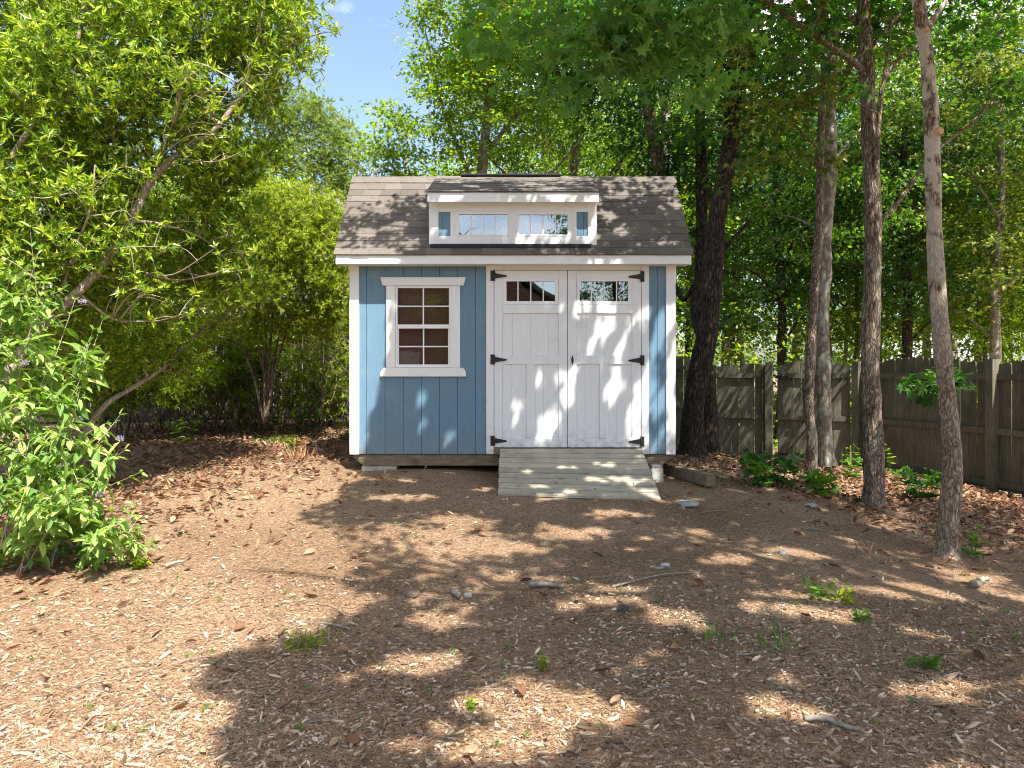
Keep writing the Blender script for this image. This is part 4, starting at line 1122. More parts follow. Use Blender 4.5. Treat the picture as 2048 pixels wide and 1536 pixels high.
tree('old_oak', 'thick dark furrowed trunk leaning right, close beside the shed', 'tree', [D1], D_br,
     [(*P(1500, 150, 11), 1.8, 1.3, 1.1), (*P(1380, 60, 10.5), 1.7, 1.3, .9), (*P(1360, 240, 11.4), .9, .8, .6), (*P(1560, 330, 11.5), 1.1, .9, .7), (3.4, 10.6, 7.6, 2.8, 2.2, 1.6)],
     230, 40, .115, MAPLE, M['bark_dark'], M['leaf_maple'], 105, 'trees in front of the right fence', lit_check=True, spray_r=.55, sides=20, rough=.05)
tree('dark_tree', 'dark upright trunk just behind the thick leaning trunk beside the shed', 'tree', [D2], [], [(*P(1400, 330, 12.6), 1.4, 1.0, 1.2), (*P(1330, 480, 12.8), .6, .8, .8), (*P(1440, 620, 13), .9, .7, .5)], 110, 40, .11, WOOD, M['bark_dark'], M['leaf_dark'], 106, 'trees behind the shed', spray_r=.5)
E1 = stem_line(ppx([(1330, 900), (1326, 600), (1319, 360), (1308, 290), (1300, 235), (1290, 180), (1278, 120), (1262, 30), (1250, -40)], 12.6), .24, .14, 40)
tree('leaning_tree', 'slender brown trunk leaning left above the right half of the shed roof', 'tree', [E1], [stem_line(ppx([(1300, 240), (1250, 200), (1190, 180)], [12.6, 12.8, 13]), .06, .02, 10)],
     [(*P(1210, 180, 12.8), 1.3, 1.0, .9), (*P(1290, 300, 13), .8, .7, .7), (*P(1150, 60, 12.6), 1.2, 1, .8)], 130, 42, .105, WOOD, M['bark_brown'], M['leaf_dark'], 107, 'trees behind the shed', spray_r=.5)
E2 = stem_line(ppx([(1345, 900), (1340, 600), (1337, 360), (1332, 250), (1326, 150), (1320, -20)], 15), .26, .2, 30)
tree('grey_tree', 'straight greyer trunk right behind the leaning brown trunk over the roof', 'tree', [E2], [], [(*P(1340, 100, 15), 1.6, 1.3, 1.3)], 50, 44, .11, WOOD, M['bark_grey'], M['leaf_wood'], 108, 'trees behind the shed', spray_r=.55)

# sunlit broadleaf tree behind the left half of the shed
S1 = stem_line([(-.9, 14.0, .3), (-.8, 14, 3), (-.6, 14.1, 5.5), (-.2, 14.2, 8.5), (0, 14.3, 11)], .30, .10, 36)
S_br = [stem_line([(-.8, 14, 3.2), (-1.6, 13.8, 4.4), (-2.4, 13.5, 5.6)], .10, .03, 12), stem_line([(-.6, 14.1, 4.8), (-1.3, 13.8, 6.5), (-1.6, 13.4, 7.8)], .1, .03, 12),
        stem_line([(-.7, 14.1, 4.0), (.5, 13.6, 5.0), (1.3, 13.2, 5.8)], .09, .03, 12), stem_line([(-.5, 14.1, 5.8), (.8, 13.6, 7.2), (1.6, 13, 8.2)], .09, .03, 12)]
tree('sweetgum_tree', 'sunlit bright green broadleaf tree rising behind the left of the shed roof', 'tree', [S1], S_br,
     [(*P(880, 270, 13.6), 1.55, 1.4, 1.1), (*P(800, 300, 13.4), .75, .9, .7), (*P(762, 330, 13.6), .5, .8, .35), (*P(775, 250, 13.4), .45, .7, .4), (*P(745, 375, 13.8), .4, .7, .3), (*P(930, 120, 13.6), 1.25, 1.3, 1.0), (*P(1010, 30, 13.6), 1.9, 1.5, 1.3), (*P(1020, 220, 13.4), 1.5, 1.2, 1.1), (*P(840, 380, 13.6), 1.2, 1.0, .5), (0, 13.6, 9, 2.2, 1.8, 1.6)],
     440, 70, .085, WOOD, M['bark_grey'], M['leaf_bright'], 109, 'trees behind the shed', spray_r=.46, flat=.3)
S2 = stem_line([(1.3, 16.4, .2), (1.3, 16.4, 4), (1.5, 16.5, 8), (1.4, 16.4, 13)], .30, .12, 30)
tree('tall_tree', 'tall dense green tree filling the sky behind the middle of the shed roof', 'tree', [S2], [stem_line([(1.3, 16.4, 4), (.3, 16, 5.4), (-.6, 15.6, 6.2)], .1, .03, 12), stem_line([(1.4, 16.5, 5), (2.6, 16, 6.4), (3.3, 15.6, 7.2)], .1, .03, 12)],
     [(*P(1100, 250, 16), 2.2, 1.5, 1.5), (*P(1000, 120, 16.4), 2.0, 1.5, 1.8), (*P(1200, 60, 16), 2.4, 1.5, 1.8), (1.5, 16, 10.5, 2.8, 2.2, 2.2)],
     430, 74, .095, WOOD, M['bark_brown'], M['leaf_wood'], 110, 'trees behind the shed', spray_r=.55)

# shade tree behind and right of the camera: its lower boughs hang into the top of the view; unseen crown shaped to dapple the yard
SH = stem_line([(5.6, 1.6, G(5.6, 1.6) - .05), (5.5, 1.7, 2), (5.3, 1.8, 4), (5.0, 2.0, 6.2), (4.6, 2.3, 9.5)], .5, .16, 40, flare=.3)
SH_br = [stem_line([(5.4, 1.8, 3.3), (4.2, 2.6, 4.6), (2.6, 3.6, 5.2), (1.0, 4.6, 5.3), (-.2, 5.2, 5.0)], .17, .03, 26),
         stem_line([(5.3, 1.8, 4.0), (4.2, 3.4, 5.2), (2.9, 5.0, 5.9), (1.8, 6.4, 6.0)], .15, .03, 24),
         stem_line([(5.1, 1.9, 5.0), (3.4, 1.6, 6.2), (1.6, 1.4, 6.8), (.2, 1.6, 7.0)], .15, .03, 24),
         stem_line([(5.0, 2.0, 6.0), (3.6, 3.4, 7.5), (2.2, 4.6, 8.4)], .12, .03, 18),
         stem_line([(5.2, 1.9, 4.6), (6.4, 3.0, 6.0), (7.4, 4.4, 6.8)], .13, .03, 18),
         stem_line([(5.0, 2.1, 6.2), (5.2, 3.8, 7.6), (5.2, 5.4, 8.2)], .12, .03, 18)]
SH_br.append(stem_line([(2.9, 5.0, 5.9), (1.9, 5.7, 6.3), (.7, 6.3, 6.6), (-.6, 6.6, 6.6)], .06, .02, 16))  # extra unseen bough put in to carry the leaves shading the roof
tree('shade_maple', 'large leaved maple overhanging from the right, lobed leaves across the top of the view', 'tree', [SH], SH_br,
     [(3.0, 2.6, 6.6, 3.6, 2.4, 1.5), (1.4, 4.2, 6.2, 2.4, 1.2, 1.1), (1.3, .6, 6.6, 2.4, 1.5, 1.1), (5.6, 2.8, 7.4, 2.6, 2.6, 1.4), (3.4, 4.6, 6.8, 2.2, 1.4, 1.2), (2.8, -.4, 6.6, 2.6, 1.2, 1.1), (1.2, 4.2, 6.2, 2.2, 1.2, 1.0), (2.4, 6.2, 7.2, 1.6, .7, .6)],
     880, 68, .100, MAPLE, M['bark_brown'], M['leaf_maple'], 120, None, lit_check=True, spray_r=.5)
sroot = bpy.data.objects['shade_maple']
hang(sroot, [(1.2, .0, 6.6, 2.3, .9, .9), (3.6, .3, 6.8, 2.0, 1.0, .9)], 210, 0, 68, .098, MAPLE, M['leaf_maple'], 12, SH_br, radius=.5, lit=True)  # unseen sprays added to shade the near ground
hang(sroot, [(.85, 5.5, 6.7, .95, .5, .9)], 120, 0, 76, .095, MAPLE, M['leaf_maple'], 9, SH_br, radius=.42, lit=True)  # unseen leaf mass added to shade the left front wall
hang(sroot, [(2.2, 5.5, 6.6, 1.0, .5, .8), (3.0, 5.7, 7.2, .6, .5, .8)], 76, 0, 70, .095, MAPLE, M['leaf_maple'], 10, SH_br, radius=.42, lit=True)  # unseen leaf mass added to shade the doors and right wall
hang(sroot, [(.0, 6.75, 6.5, 1.4, .4, .4), (2.4, 6.75, 6.5, 1.0, .4, .5)], 84, 0, 80, .072, MAPLE, M['leaf_maple'], 11, SH_br, radius=.4, lit=True)  # unseen small-leaved sprays added to dapple the roof
hang(sroot, [(*P(1030, 50, 6.4), .7, .5, .30), (*P(1180, 110, 6.2), .75, .5, .34), (*P(1340, 80, 6.0), .7, .5, .34), (*P(1120, 200, 6.5), .5, .4, .22), (*P(1450, 60, 5.8), .5, .5, .34), (*P(1260, 0, 5.6), 1.0, .6, .3), (*P(930, 20, 6.6), .4, .4, .2), (*P(1390, 190, 6.4), .4, .4, .2)],
     120, 0, 13, .125, MAPLE, M['leaf_hang'], 8, SH_br, radius=.36, flat=.4, droop=.35, lit=True)

# ------------------------------------------------------------------ wood beyond the fence
protos = []
spec = [('woodland_tree', 'slim dark trunk standing beyond the fence, right of the scaly oak', [(0, 0, 0), (.1, 0, 3), (0, .1, 6), (.3, 0, 11)], .26, M['bark_dark'], M['leaf_dark'], .14, [(0, 0, 7, 2.6, 2.6, 3.0), (.2, 0, 4.0, 2.0, 2.0, 1.2)], 201),
        ('woodland_tree', 'grey trunk beyond the fence near the right edge of the picture', [(0, 0, 0), (-.1, 0, 3), (.1, .1, 6), (0, 0, 12)], .24, M['bark_grey'], M['leaf_olive'], .14, [(0, 0, 8, 2.8, 2.8, 3.0), (-.2, 0, 4.6, 2.2, 2.2, 1.4)], 202),
        ('woodland_tree', 'bright green young tree beyond the fence above the gate', [(0, 0, 0), (.2, 0, 2), (.1, .1, 4), (.3, 0, 8)], .14, M['bark_brown'], M['leaf_bright'], .13, [(0, 0, 5, 2.2, 2.2, 2.4), (.2, 0, 2.8, 1.8, 1.8, 1.0)], 203)]
for nm, lb, st, w, bk, lf, sz, ell, sd in spec:
    st = np.array(st, float)
    protos.append(dict(nm=nm, st=st, w=w, bk=bk, lf=lf, sz=sz, ell=ell, sd=sd, lb=lb))
bgspots = [  # px, Y, proto, scale, label
    (1808, 17.0, 0, 1.0, 'dark trunk beyond the fence between the oak and the speckled tree'),
    (1999, 15.5, 1, 1.0, 'grey trunk beyond the fence near the right edge of the picture'),
    (1954, 19.0, 2, 1.1, 'thin pale stem beyond the fence, left of the grey trunk by the right edge'),
    (1700, 20.0, 2, 1.2, 'bright green young tree beyond the fence behind the two grey stems'),
    (1560, 19.0, 0, 1.05, 'dark slim trunk beyond the fence above the gate'),
    (1480, 22.0, 2, 1.3, 'sunlit young tree beyond the fence right of the thick leaning trunk'),
    (1590, 25.0, 1, 1.2, 'tall grey trunk far beyond the gate'),
    (1900, 23.0, 1, 1.2, 'tall grey trunk far behind the speckled tree'),
    (2090, 18.0, 0, 1.1, 'leafy dark tree cut off by the right edge of the picture'),
    (1260, 19.0, 2, 1.2, 'bright green tree behind the right end of the shed roof'),
    (1380, 24.0, 0, 1.3, 'tall dark tree behind the shed beside the thick leaning trunk'),
    (1750, 27.0, 0, 1.3, 'tall dark tree far behind the scaly oak'),
    (2010, 26.0, 2, 1.4, 'sunlit leafy tree far beyond the fence at the right'),
    (1100, 24.0, 1, 1.3, 'tall grey tree far behind the middle of the shed')]
made = {}
for i, (px, Y, pk, sc, lb) in enumerate(bgspots):
    x = (px - 1024) * Y / F
    z = G(x, Y)
    if pk not in made:
        q = protos[pk]
        base = np.array([x, Y, z])
        sl = stem_line(q['st'] * [1, 1, 1] + base, q['w'], q['w'] * .4, 30, .2)
        rb = np.random.default_rng(q['sd'])
        brs = []
        for k in range(7):
            h = 2.4 + k * .85; a = rb.uniform(0, 6.3); L = rb.uniform(1.0, 2.0)
            i0 = int(np.argmin(abs(sl[0][:, 2] - (z + h)))); p0 = sl[0][i0]
            brs.append(stem_line([p0, p0 + [cos(a) * L * .5, sin(a) * L * .5, L * .45], p0 + [cos(a) * L, sin(a) * L, L * .6]], .07, .02, 8))
        o = tree(q['nm'], lb, 'tree', [sl], brs, [(base[0] + e[0], base[1] + e[1], base[2] + e[2], e[3], e[4], e[5]) for e in q['ell']],
                 260, 74, q['sz'] * .78, WOOD, q['bk'], q['lf'], q['sd'], 'trees in the wood beyond the fence', spray_r=.6)
        made[pk] = o
    else:
        copy_tree(made[pk], (x, Y, z - .05), (i * 1.7) % 6.28, sc, lb)

for i, (x, y, pk, sc, lb) in enumerate([(3.6, -9.0, 0, .95, 'dark tree mirrored in the right door windows'), (5.6, -7.5, 0, .9, 'dark tree opposite the shed, beside the one mirrored in its door'), (8.6, -8.5, 1, 1.0, 'tree at the side of the yard opposite the shed'), (-2.2, -10.6, 2, .8, 'young tree in front of the brick house')]):
    copy_tree(made[pk], (x, y, G(x, y) - .05), 2.1 * i + .6, sc, lb)

# far wood: one leafy mass round the back of the yard
def far_wood():
    r = np.random.default_rng(31)
    n = 1500
    ang = r.uniform(radians(-62), radians(62), n); rad = r.uniform(29, 46, n)
    h = r.random(n)**.85 * (13 + 3 * np.sin(ang * 9))
    x, y = rad * np.sin(ang), rad * np.cos(ang)
    keep = ~((x / y > -.42) & (x / y < -.16) & (h > 7.5))        # the gap of sky left of the shed
    keep &= ~((x / y < -.16) & (h > 9.5))
    x, y, h = x[keep], y[keep], h[keep]
    Cn = np.stack([x, y, h], 1)
    D = norm(np.stack([-x * 0, x * 0 - .2, np.ones(len(x)) * .3], 1))
    V, T = spray_leaves(Cn, D, 130, r, .22, WOOD, radius=1.5, flat=.55, droop=.2, tilt=.5)
    tag(np_obj('far_woods', V, T, M['leaf_bright'], None), kind='stuff', label='sunlit leafy wood far behind the fences', cat='woods')
    lines = []
    for k in range(120):
        a = r.uniform(radians(-60), radians(60)); d = r.uniform(26, 40); p = np.array([d * sin(a), d * cos(a), 0])
        lean = r.normal(0, .5, 2)
        lines.append(stem_line([p, p + [lean[0] * .4, 0, 4], p + [lean[0], 0, 10]], r.uniform(.15, .38), .1, 8))
    V, Q = tubes(lines, 7, .03, 1)
    tag(np_obj('far_trunks', V, Q, M['bark_grey'], None, True), kind='stuff', label='thin trunks of the far wood behind the fences', cat='woods')
    # under-storey just beyond the right fence
    n = 420
    x = r.uniform(2.5, 17, n); y = r.uniform(15.6, 23, n); z = r.random(n)**1.4 * 3.4
    Cn = np.stack([x, y, z + gz(x, y)], 1)
    V, T = spray_leaves(Cn, np.tile([0, -.3, .5], (n, 1)), 42, r, .13, WOOD, radius=.7, flat=.5, tilt=.5)
    tag(np_obj('understory', V, T, M['leaf_bright'], None), kind='stuff', label='bright undergrowth just beyond the right fence', cat='undergrowth')
far_wood()

# ================================================================== SHRUBS ON THE LEFT
# big narrow-leaved shrub with leaning pale stems
L1 = stem_line(ppx([(-60, 930), (10, 760), (60, 680), (108, 627), (155, 585), (211, 524), (262, 441), (288, 386), (306, 357), (350, 313), (401, 284), (437, 251), (470, 208), (492, 171), (508, 120), (520, 40), (540, -60)],
                   [6.2, 6.3, 6.4, 6.5, 6.5, 6.6, 6.7, 6.8, 6.8, 6.8, 6.9, 6.9, 7, 7, 7, 7, 7]), .15, .045, 60, .3)
L2 = stem_line(ppx([(-80, 900), (20, 560), (60, 470), (95, 437), (120, 383), (160, 340), (208, 288), (241, 255), (284, 215), (313, 175), (340, 120), (357, 80), (372, 47), (401, 11), (430, -60)], 7.2), .13, .05, 50, .3)
L3 = stem_line(ppx([(-110, 880), (-30, 420), (33, 302), (66, 248), (102, 193), (142, 124), (160, 60), (170, -40)], 6.4), .11, .04, 36, .3)
L4 = stem_line(ppx([(150, 900), (206, 815), (262, 777), (328, 735), (370, 690), (430, 640), (500, 600)], [7.6, 7.6, 7.8, 8, 8.2, 8.4, 8.6]), .065, .02, 30, .3)
L5 = stem_line(ppx([(-100, 900), (-60, 400), (0, 260), (55, 197), (110, 90), (140, -20)], 7.8), .12, .04, 30, .3)
L1, L2, L3, L5 = [(np.array([0, 0, CAMZ]) + (l[0] - [0, 0, CAMZ]) * 1.0, l[1] * .66) for l in (L1, L2, L3, L5)]
L_br = [stem_line(ppx([(310, 352), (330, 290), (345, 250), (365, 235)], [6.8, 6.7, 6.6, 6.5]), .025, .01, 10), stem_line(ppx([(350, 313), (380, 285), (415, 245), (450, 190), (485, 155)], 6.75), .03, .012, 14),
        stem_line(ppx([(492, 171), (478, 120), (482, 60), (500, 10)], 7), .035, .014, 12), stem_line(ppx([(492, 171), (540, 120), (575, 80), (620, 40)], 7), .03, .012, 12),
        stem_line(ppx([(241, 255), (200, 225), (215, 180), (210, 100)], [7.2, 7.1, 7, 7]), .035, .012, 12), stem_line(ppx([(284, 215), (240, 195), (190, 190)], [7.2, 7.1, 7.0]), .03, .01, 10),
        stem_line(ppx([(262, 441), (330, 450), (410, 480), (470, 540)], [6.7, 7.0, 7.4, 7.8]), .045, .015, 14), stem_line(ppx([(211, 524), (270, 540), (350, 560), (420, 550)], [6.6, 6.9, 7.2, 7.5]), .045, .015, 14),
        stem_line(ppx([(155, 585), (230, 640), (300, 640)], [6.5, 6.8, 7.2]), .04, .015, 12), stem_line(ppx([(108, 627), (150, 500), (180, 420), (190, 330)], [6.5, 6.4, 6.3, 6.3]), .04, .015, 14),
        stem_line(ppx([(66, 248), (120, 210), (180, 120)], 6.4), .03, .01, 10)]
L_br = [(np.array([0, 0, CAMZ]) + (l[0] - [0, 0, CAMZ]) * 1.0, l[1] * .75) for l in L_br]
rosette_n = 9
def rosettes(Cn, D, n_ros, r, size, mat, root, radius, tmpl=LANCE, flat=.7, name='crown', per=rosette_n, up_=.35):
    """whorls of narrow leaves at twig ends"""
    k = np.repeat(np.arange(len(Cn)), n_ros)
    off = norm(r.standard_normal((len(k), 3))) * (r.random((len(k), 1))**.5) * radius
    off[:, 2] *= flat
    C0 = Cn[k] + off
    ax = norm(off / radius + .5 * D[k] + [0, -.15, up_] + r.standard_normal((len(k), 3)) * .3)
    # twiglets
    tl = C0 - ax * r.uniform(.05, .13, (len(k), 1))
    j = np.repeat(np.arange(len(k)), per)
    a = ax[j]
    rd = norm(np.cross(a, r.standard_normal((len(j), 3))))
    D_ = norm(rd + a * r.uniform(.1, 1.2, (len(j), 1)))
    Pn = C0[j] - a * r.uniform(0, .05, (len(j), 1))
    S = size * r.uniform(.35, 1.2, len(j)) * np.repeat(r.uniform(.7, 1.15, len(k)), per)
    V, T = leaves(Pn, D_, a + r.standard_normal((len(j), 3)) * .2, S, tmpl)
    tag(np_obj(name, V, T, mat, root), kind='stuff')
    # twiglets as thin triangles
    side = norm(np.cross(ax, [0, 1, .1])) * .003
    Vt = np.stack([tl - side, tl + side, C0], 1).reshape(-1, 3)
    tag(np_obj('twiglets', Vt, np.arange(len(Vt)).reshape(-1, 3), M['twig'], root), kind='stuff')
def shrub(name, label, stems, branches, ells, n_spr, n_ros, size, leafmat, seed, group=None, bark=None, radius=.3, twig_r=.006, per=rosette_n, rise=.1, tmpl=LANCE, cat='shrub', twig=None):
    r = np.random.default_rng(seed)
    root = empty(name, tuple(stems[0][0][0]), label, cat, group)
    for s in stems:
        V, Q = tubes([s], 12, .04, seed); np_obj('stem', V, Q, bark or (M['bark_shrub'] if name == 'wax_myrtle' else M['bark_brown']), root, True)
    for s in branches:
        V, Q = tubes([s], 8, .03, seed); np_obj('branch', V, Q, bark or M['bark_shrub'], root, True)
    lines, Cn, D = grow(stems + branches, ells, n_spr, r, rise=rise, twig_r=twig_r)
    V, Q = tubes(lines, 5, 0, seed)
    tag(np_obj('twigs', V, Q, twig or M['twig_pale'], root, True), kind='stuff')
    rosettes(Cn, D, n_ros, r, size, leafmat, root, radius, per=per, tmpl=tmpl)
    return root
shrub('wax_myrtle', 'big narrow leaved shrub with long pale stems leaning to the right', [L1, L2, L3, L4, L5], L_br,
      [(*P(60, 300, 6.3), 1.0, .6, 1.1), (*P(220, 120, 6.6), 1.1, .7, .8), (*P(330, 60, 7.0), .9, .7, .7), (*P(480, 40, 7.2), .75, .6, .7), (*P(540, 110, 7.2), .38, .5, .42), (*P(575, 20, 7.2), .36, .5, .38),
       (*P(300, 330, 7.2), 1.0, .7, .7), (*P(420, 240, 7.5), .75, .7, .7), (*P(480, 330, 8.0), .7, .7, .7), (*P(120, 500, 6.6), .8, .6, .6), (*P(330, 560, 8.0), 1.1, .8, .7), (*P(430, 470, 8.2), .7, .8, .6),
       (*P(260, 700, 8.2), .9, .7, .45), (*P(0, 80, 6.8), 1.0, .8, .9), (-5.2, 7, 3, 1.6, 1.4, 1.8), (-4.2, 7.4, 5.6, 2.2, 1.2, 1.0), (*P(540, 190, 7.6), .35, .5, .35)],
      1200, 18, .090, M['leaf_myrtle'], 301, 'shrubs along the left side', twig_r=.009)
def pale_twigs():
    r = np.random.default_rng(92)
    root = bpy.data.objects['wax_myrtle']; lines = []
    src = [L1, L2, L3, L5, L4] + L_br
    for q in range(80):
        ln = src[int(r.integers(len(src)))][0]; i0 = int(r.uniform(.2, .95) * (len(ln) - 1)); p0 = ln[i0]
        L = r.uniform(.3, .75); a = r.uniform(-.5, 1.4) + (pi if r.random() < .35 else 0)
        e = p0 + np.array([cos(a) * L, r.uniform(-.45, .1) * L, abs(sin(a)) * L * .8]); m = (p0 + e) / 2 + r.normal(0, .06, 3) * L * 2
        l2 = smooth_line([p0, m, e], 10); w = r.uniform(.005, .011); lines.append((l2, np.linspace(w, .0025, 10)))
        for _ in range(2):
            i1 = int(r.uniform(3, 9)); d = norm(r.normal(0, 1, 3)) * L * .35
            lines.append((smooth_line([l2[i1], l2[i1] + d * .5 + [0, 0, .02], l2[i1] + d], 6), np.linspace(w * .5, .0018, 6)))
    tp = np.array([l[0][-1] for l in lines])
    rosettes(tp, norm(r.normal(0, 1, (len(tp), 3)) + [0, -.4, .5]), 2, r, .09, M['leaf_myrtle'], root, .07, per=8)
    V, Q = tubes(lines, 6, 0, 92)
    tag(np_obj('bare_twigs', V, Q, M['twig_pale'], root, True), kind='stuff')
pale_twigs()
# yellow-green bushes between the big shrub and the shed
def fan(px, py, Y, tips, w, n=18):
    return [stem_line(ppx([(px, py), ((px * .55 + tx * .45) + dx, (py * .5 + ty * .5)), (tx, ty)], [Y, Y + dy * .5, Y + dy]), w * f, w * .25, n, .2) for tx, ty, dx, dy, f in tips]
F1 = fan(530, 845, 10.6, [(400, 560, 18, .2, 1), (470, 600, 20, -.3, .8), (520, 500, 6, .2, .7), (560, 470, 0, -.2, .8), (600, 520, -6, .3, .7), (660, 500, -18, -.2, .9), (440, 480, 30, .4, .9)], .05)
shrub('lime_shrub', 'yellow green shrub with many fanned stems at the left corner of the shed', F1, [],
      [(*P(590, 470, 10.4), .85, .7, .75), (*P(530, 540, 10.2), .7, .6, .6), (*P(650, 550, 10.6), .5, .6, .8), (*P(500, 440, 10.8), .6, .6, .6), (*P(640, 430, 10.8), .5, .6, .45), (*P(470, 620, 10.4), .7, .6, .5), (*P(610, 640, 10.6), .6, .5, .35)],
      470, 16, .075, M['leaf_lime'], 302, 'shrubs along the left side', radius=.27)
F2 = fan(400, 850, 11.6, [(300, 620, 18, .2, 1), (360, 560, 10, -.3, .8), (420, 600, 0, .2, .7), (460, 560, -6, .3, .8)], .045)
shrub('dark_shrub', 'shaded shrub with bare lower stems in front of the back fence', F2, [],
      [(*P(380, 640, 11.4), 1.2, .7, .9), (*P(240, 600, 11), 1.2, .8, 1.2), (*P(420, 420, 11.5), 1.4, .8, 1.2), (*P(200, 400, 11), 1.6, .8, 1.4), (*P(330, 760, 11), .8, .5, .3), (-4.5, 13.0, 3.5, 1.6, .6, .7), (-2.6, 13.2, 3.7, 1.3, .5, .8), (-6.5, 12.4, 3.2, 1.5, .7, .9), (-3.4, 12.6, 2.6, 1.2, .5, .5), (-5.4, 12.2, 2.3, 1.2, .5, .5)],
      760, 15, .09, M['leaf_myrtle'], 303, 'shrubs along the left side', radius=.34)
F3 = fan(640, 845, 12.2, [(620, 640, 10, .2, 1), (660, 620, 0, -.3, .8), (690, 660, -6, .2, .7), (600, 690, 10, .2, .6)], .06)
shrub('twiggy_shrub', 'twiggy half bare shrub between the lime shrub and the shed corner', F3, [],
      [(*P(650, 650, 12.2), .7, .5, .9), (*P(690, 560, 12.4), .5, .5, .8)], 110, 9, .07, M['leaf_lime'], 304, 'shrubs along the left side', radius=.3)
def thicket():
    r = np.random.default_rng(90)
    lines, tips = [], []
    for i in range(230):
        x0 = r.uniform(-6.6, -1.9); y0 = r.uniform(11.6, 13.6)
        L = r.uniform(.9, 2.4); lean = r.normal(0, .75); ly = r.normal(-.1, .3)
        b = np.array([x0, y0, G(x0, y0)])
        m = b + [lean * .35 * L + r.normal(0, .28), ly * .4, L * .5]; t = b + [lean * L * .8, ly, L * r.uniform(.6, 1.0)]
        ln = smooth_line([b, m, t], 12); lines.append((ln, np.linspace(r.uniform(.006, .018), .003, 12)))
        for q in range(5):
            i0 = int(r.uniform(4, 11)); d = norm(r.normal(0, 1, 3) + [0, -.3, .3]) * r.uniform(.2, .6)
            l2 = smooth_line([ln[i0], ln[i0] + d * .5 + [0, 0, .04], ln[i0] + d], 6); lines.append((l2, np.linspace(.005, .002, 6)))
            tips.append(l2[-1])
    V, Q = tubes(lines, 5, 0, 90)
    root = empty('thicket', (-4.2, 12.6, G(-4.2, 12.6)), 'tangle of bare stems and sparse leaves in front of the back fence', 'thicket', 'shrubs along the left side')
    tag(np_obj('bare_stems', V, Q, M['twig'], root, True), kind='stuff')
    tips = np.array(tips)
    keep = r.random(len(tips)) < .75
    rosettes(tips[keep], norm(r.normal(0, 1, (int(keep.sum()), 3)) + [0, -.4, .4]), 3, r, .085, M['leaf_myrtle'], root, .16, per=7)
thicket()
# low leafy growth that closes the view to the fence
F4 = fan(250, 880, 11.0, [(170, 740, 10, .2, 1), (250, 720, 0, -.3, .8), (320, 740, -10, .3, .8), (300, 680, 0, .1, .7)], .05)
shrub('low_shrub', 'low dark leafy shrub at the foot of the big leaning shrub', F4, [], [(*P(230, 760, 10.8), 1.0, .6, .5), (*P(330, 750, 11), .8, .6, .45), (*P(180, 660, 10), .9, .7, .6)], 210, 14, .09, M['leaf_myrtle'], 306, 'shrubs along the left side', radius=.3)
F5 = fan(440, 840, 12.3, [(400, 740, 8, .2, 1), (450, 700, 0, -.3, .8), (500, 720, -8, .3, .8)], .04)
shrub('low_shrub', 'low leafy shrub between the shaded shrub and the lime shrub', F5, [], [(*P(440, 760, 12.2), .8, .5, .4), (*P(520, 690, 12.4), .7, .5, .45), (*P(640, 780, 12.6), .6, .4, .4)], 170, 12, .085, M['leaf_myrtle'], 307, 'shrubs along the left side', radius=.3)
# airy tree further back, against the sky
N1 = fan(690, 700, 18.5, [(600, 250, 6, .2, 1), (640, 210, 0, -.3, 1), (700, 260, -6, .2, .8), (560, 240, 12, .3, .8), (720, 300, -10, .2, .7)], .10, 26)
shrub('willow_tree', 'airy pale leaved tree against the sky behind the lime shrub', N1, [],
      [(*P(620, 260, 18.5), 1.0, .8, 1.0), (*P(680, 290, 18.5), .8, .8, .8), (*P(560, 230, 18.5), .9, .8, 1.0), (*P(700, 370, 18.4), .7, .7, .7), (*P(520, 330, 18.6), 1.2, .8, 1.2), (*P(655, 330, 18.3), 1.0, .7, .8)], 330, 13, .14, M['leaf_airy'], 305, None, radius=.42, per=6, tmpl=LANCE, cat='tree', bark=M['bark_brown'])

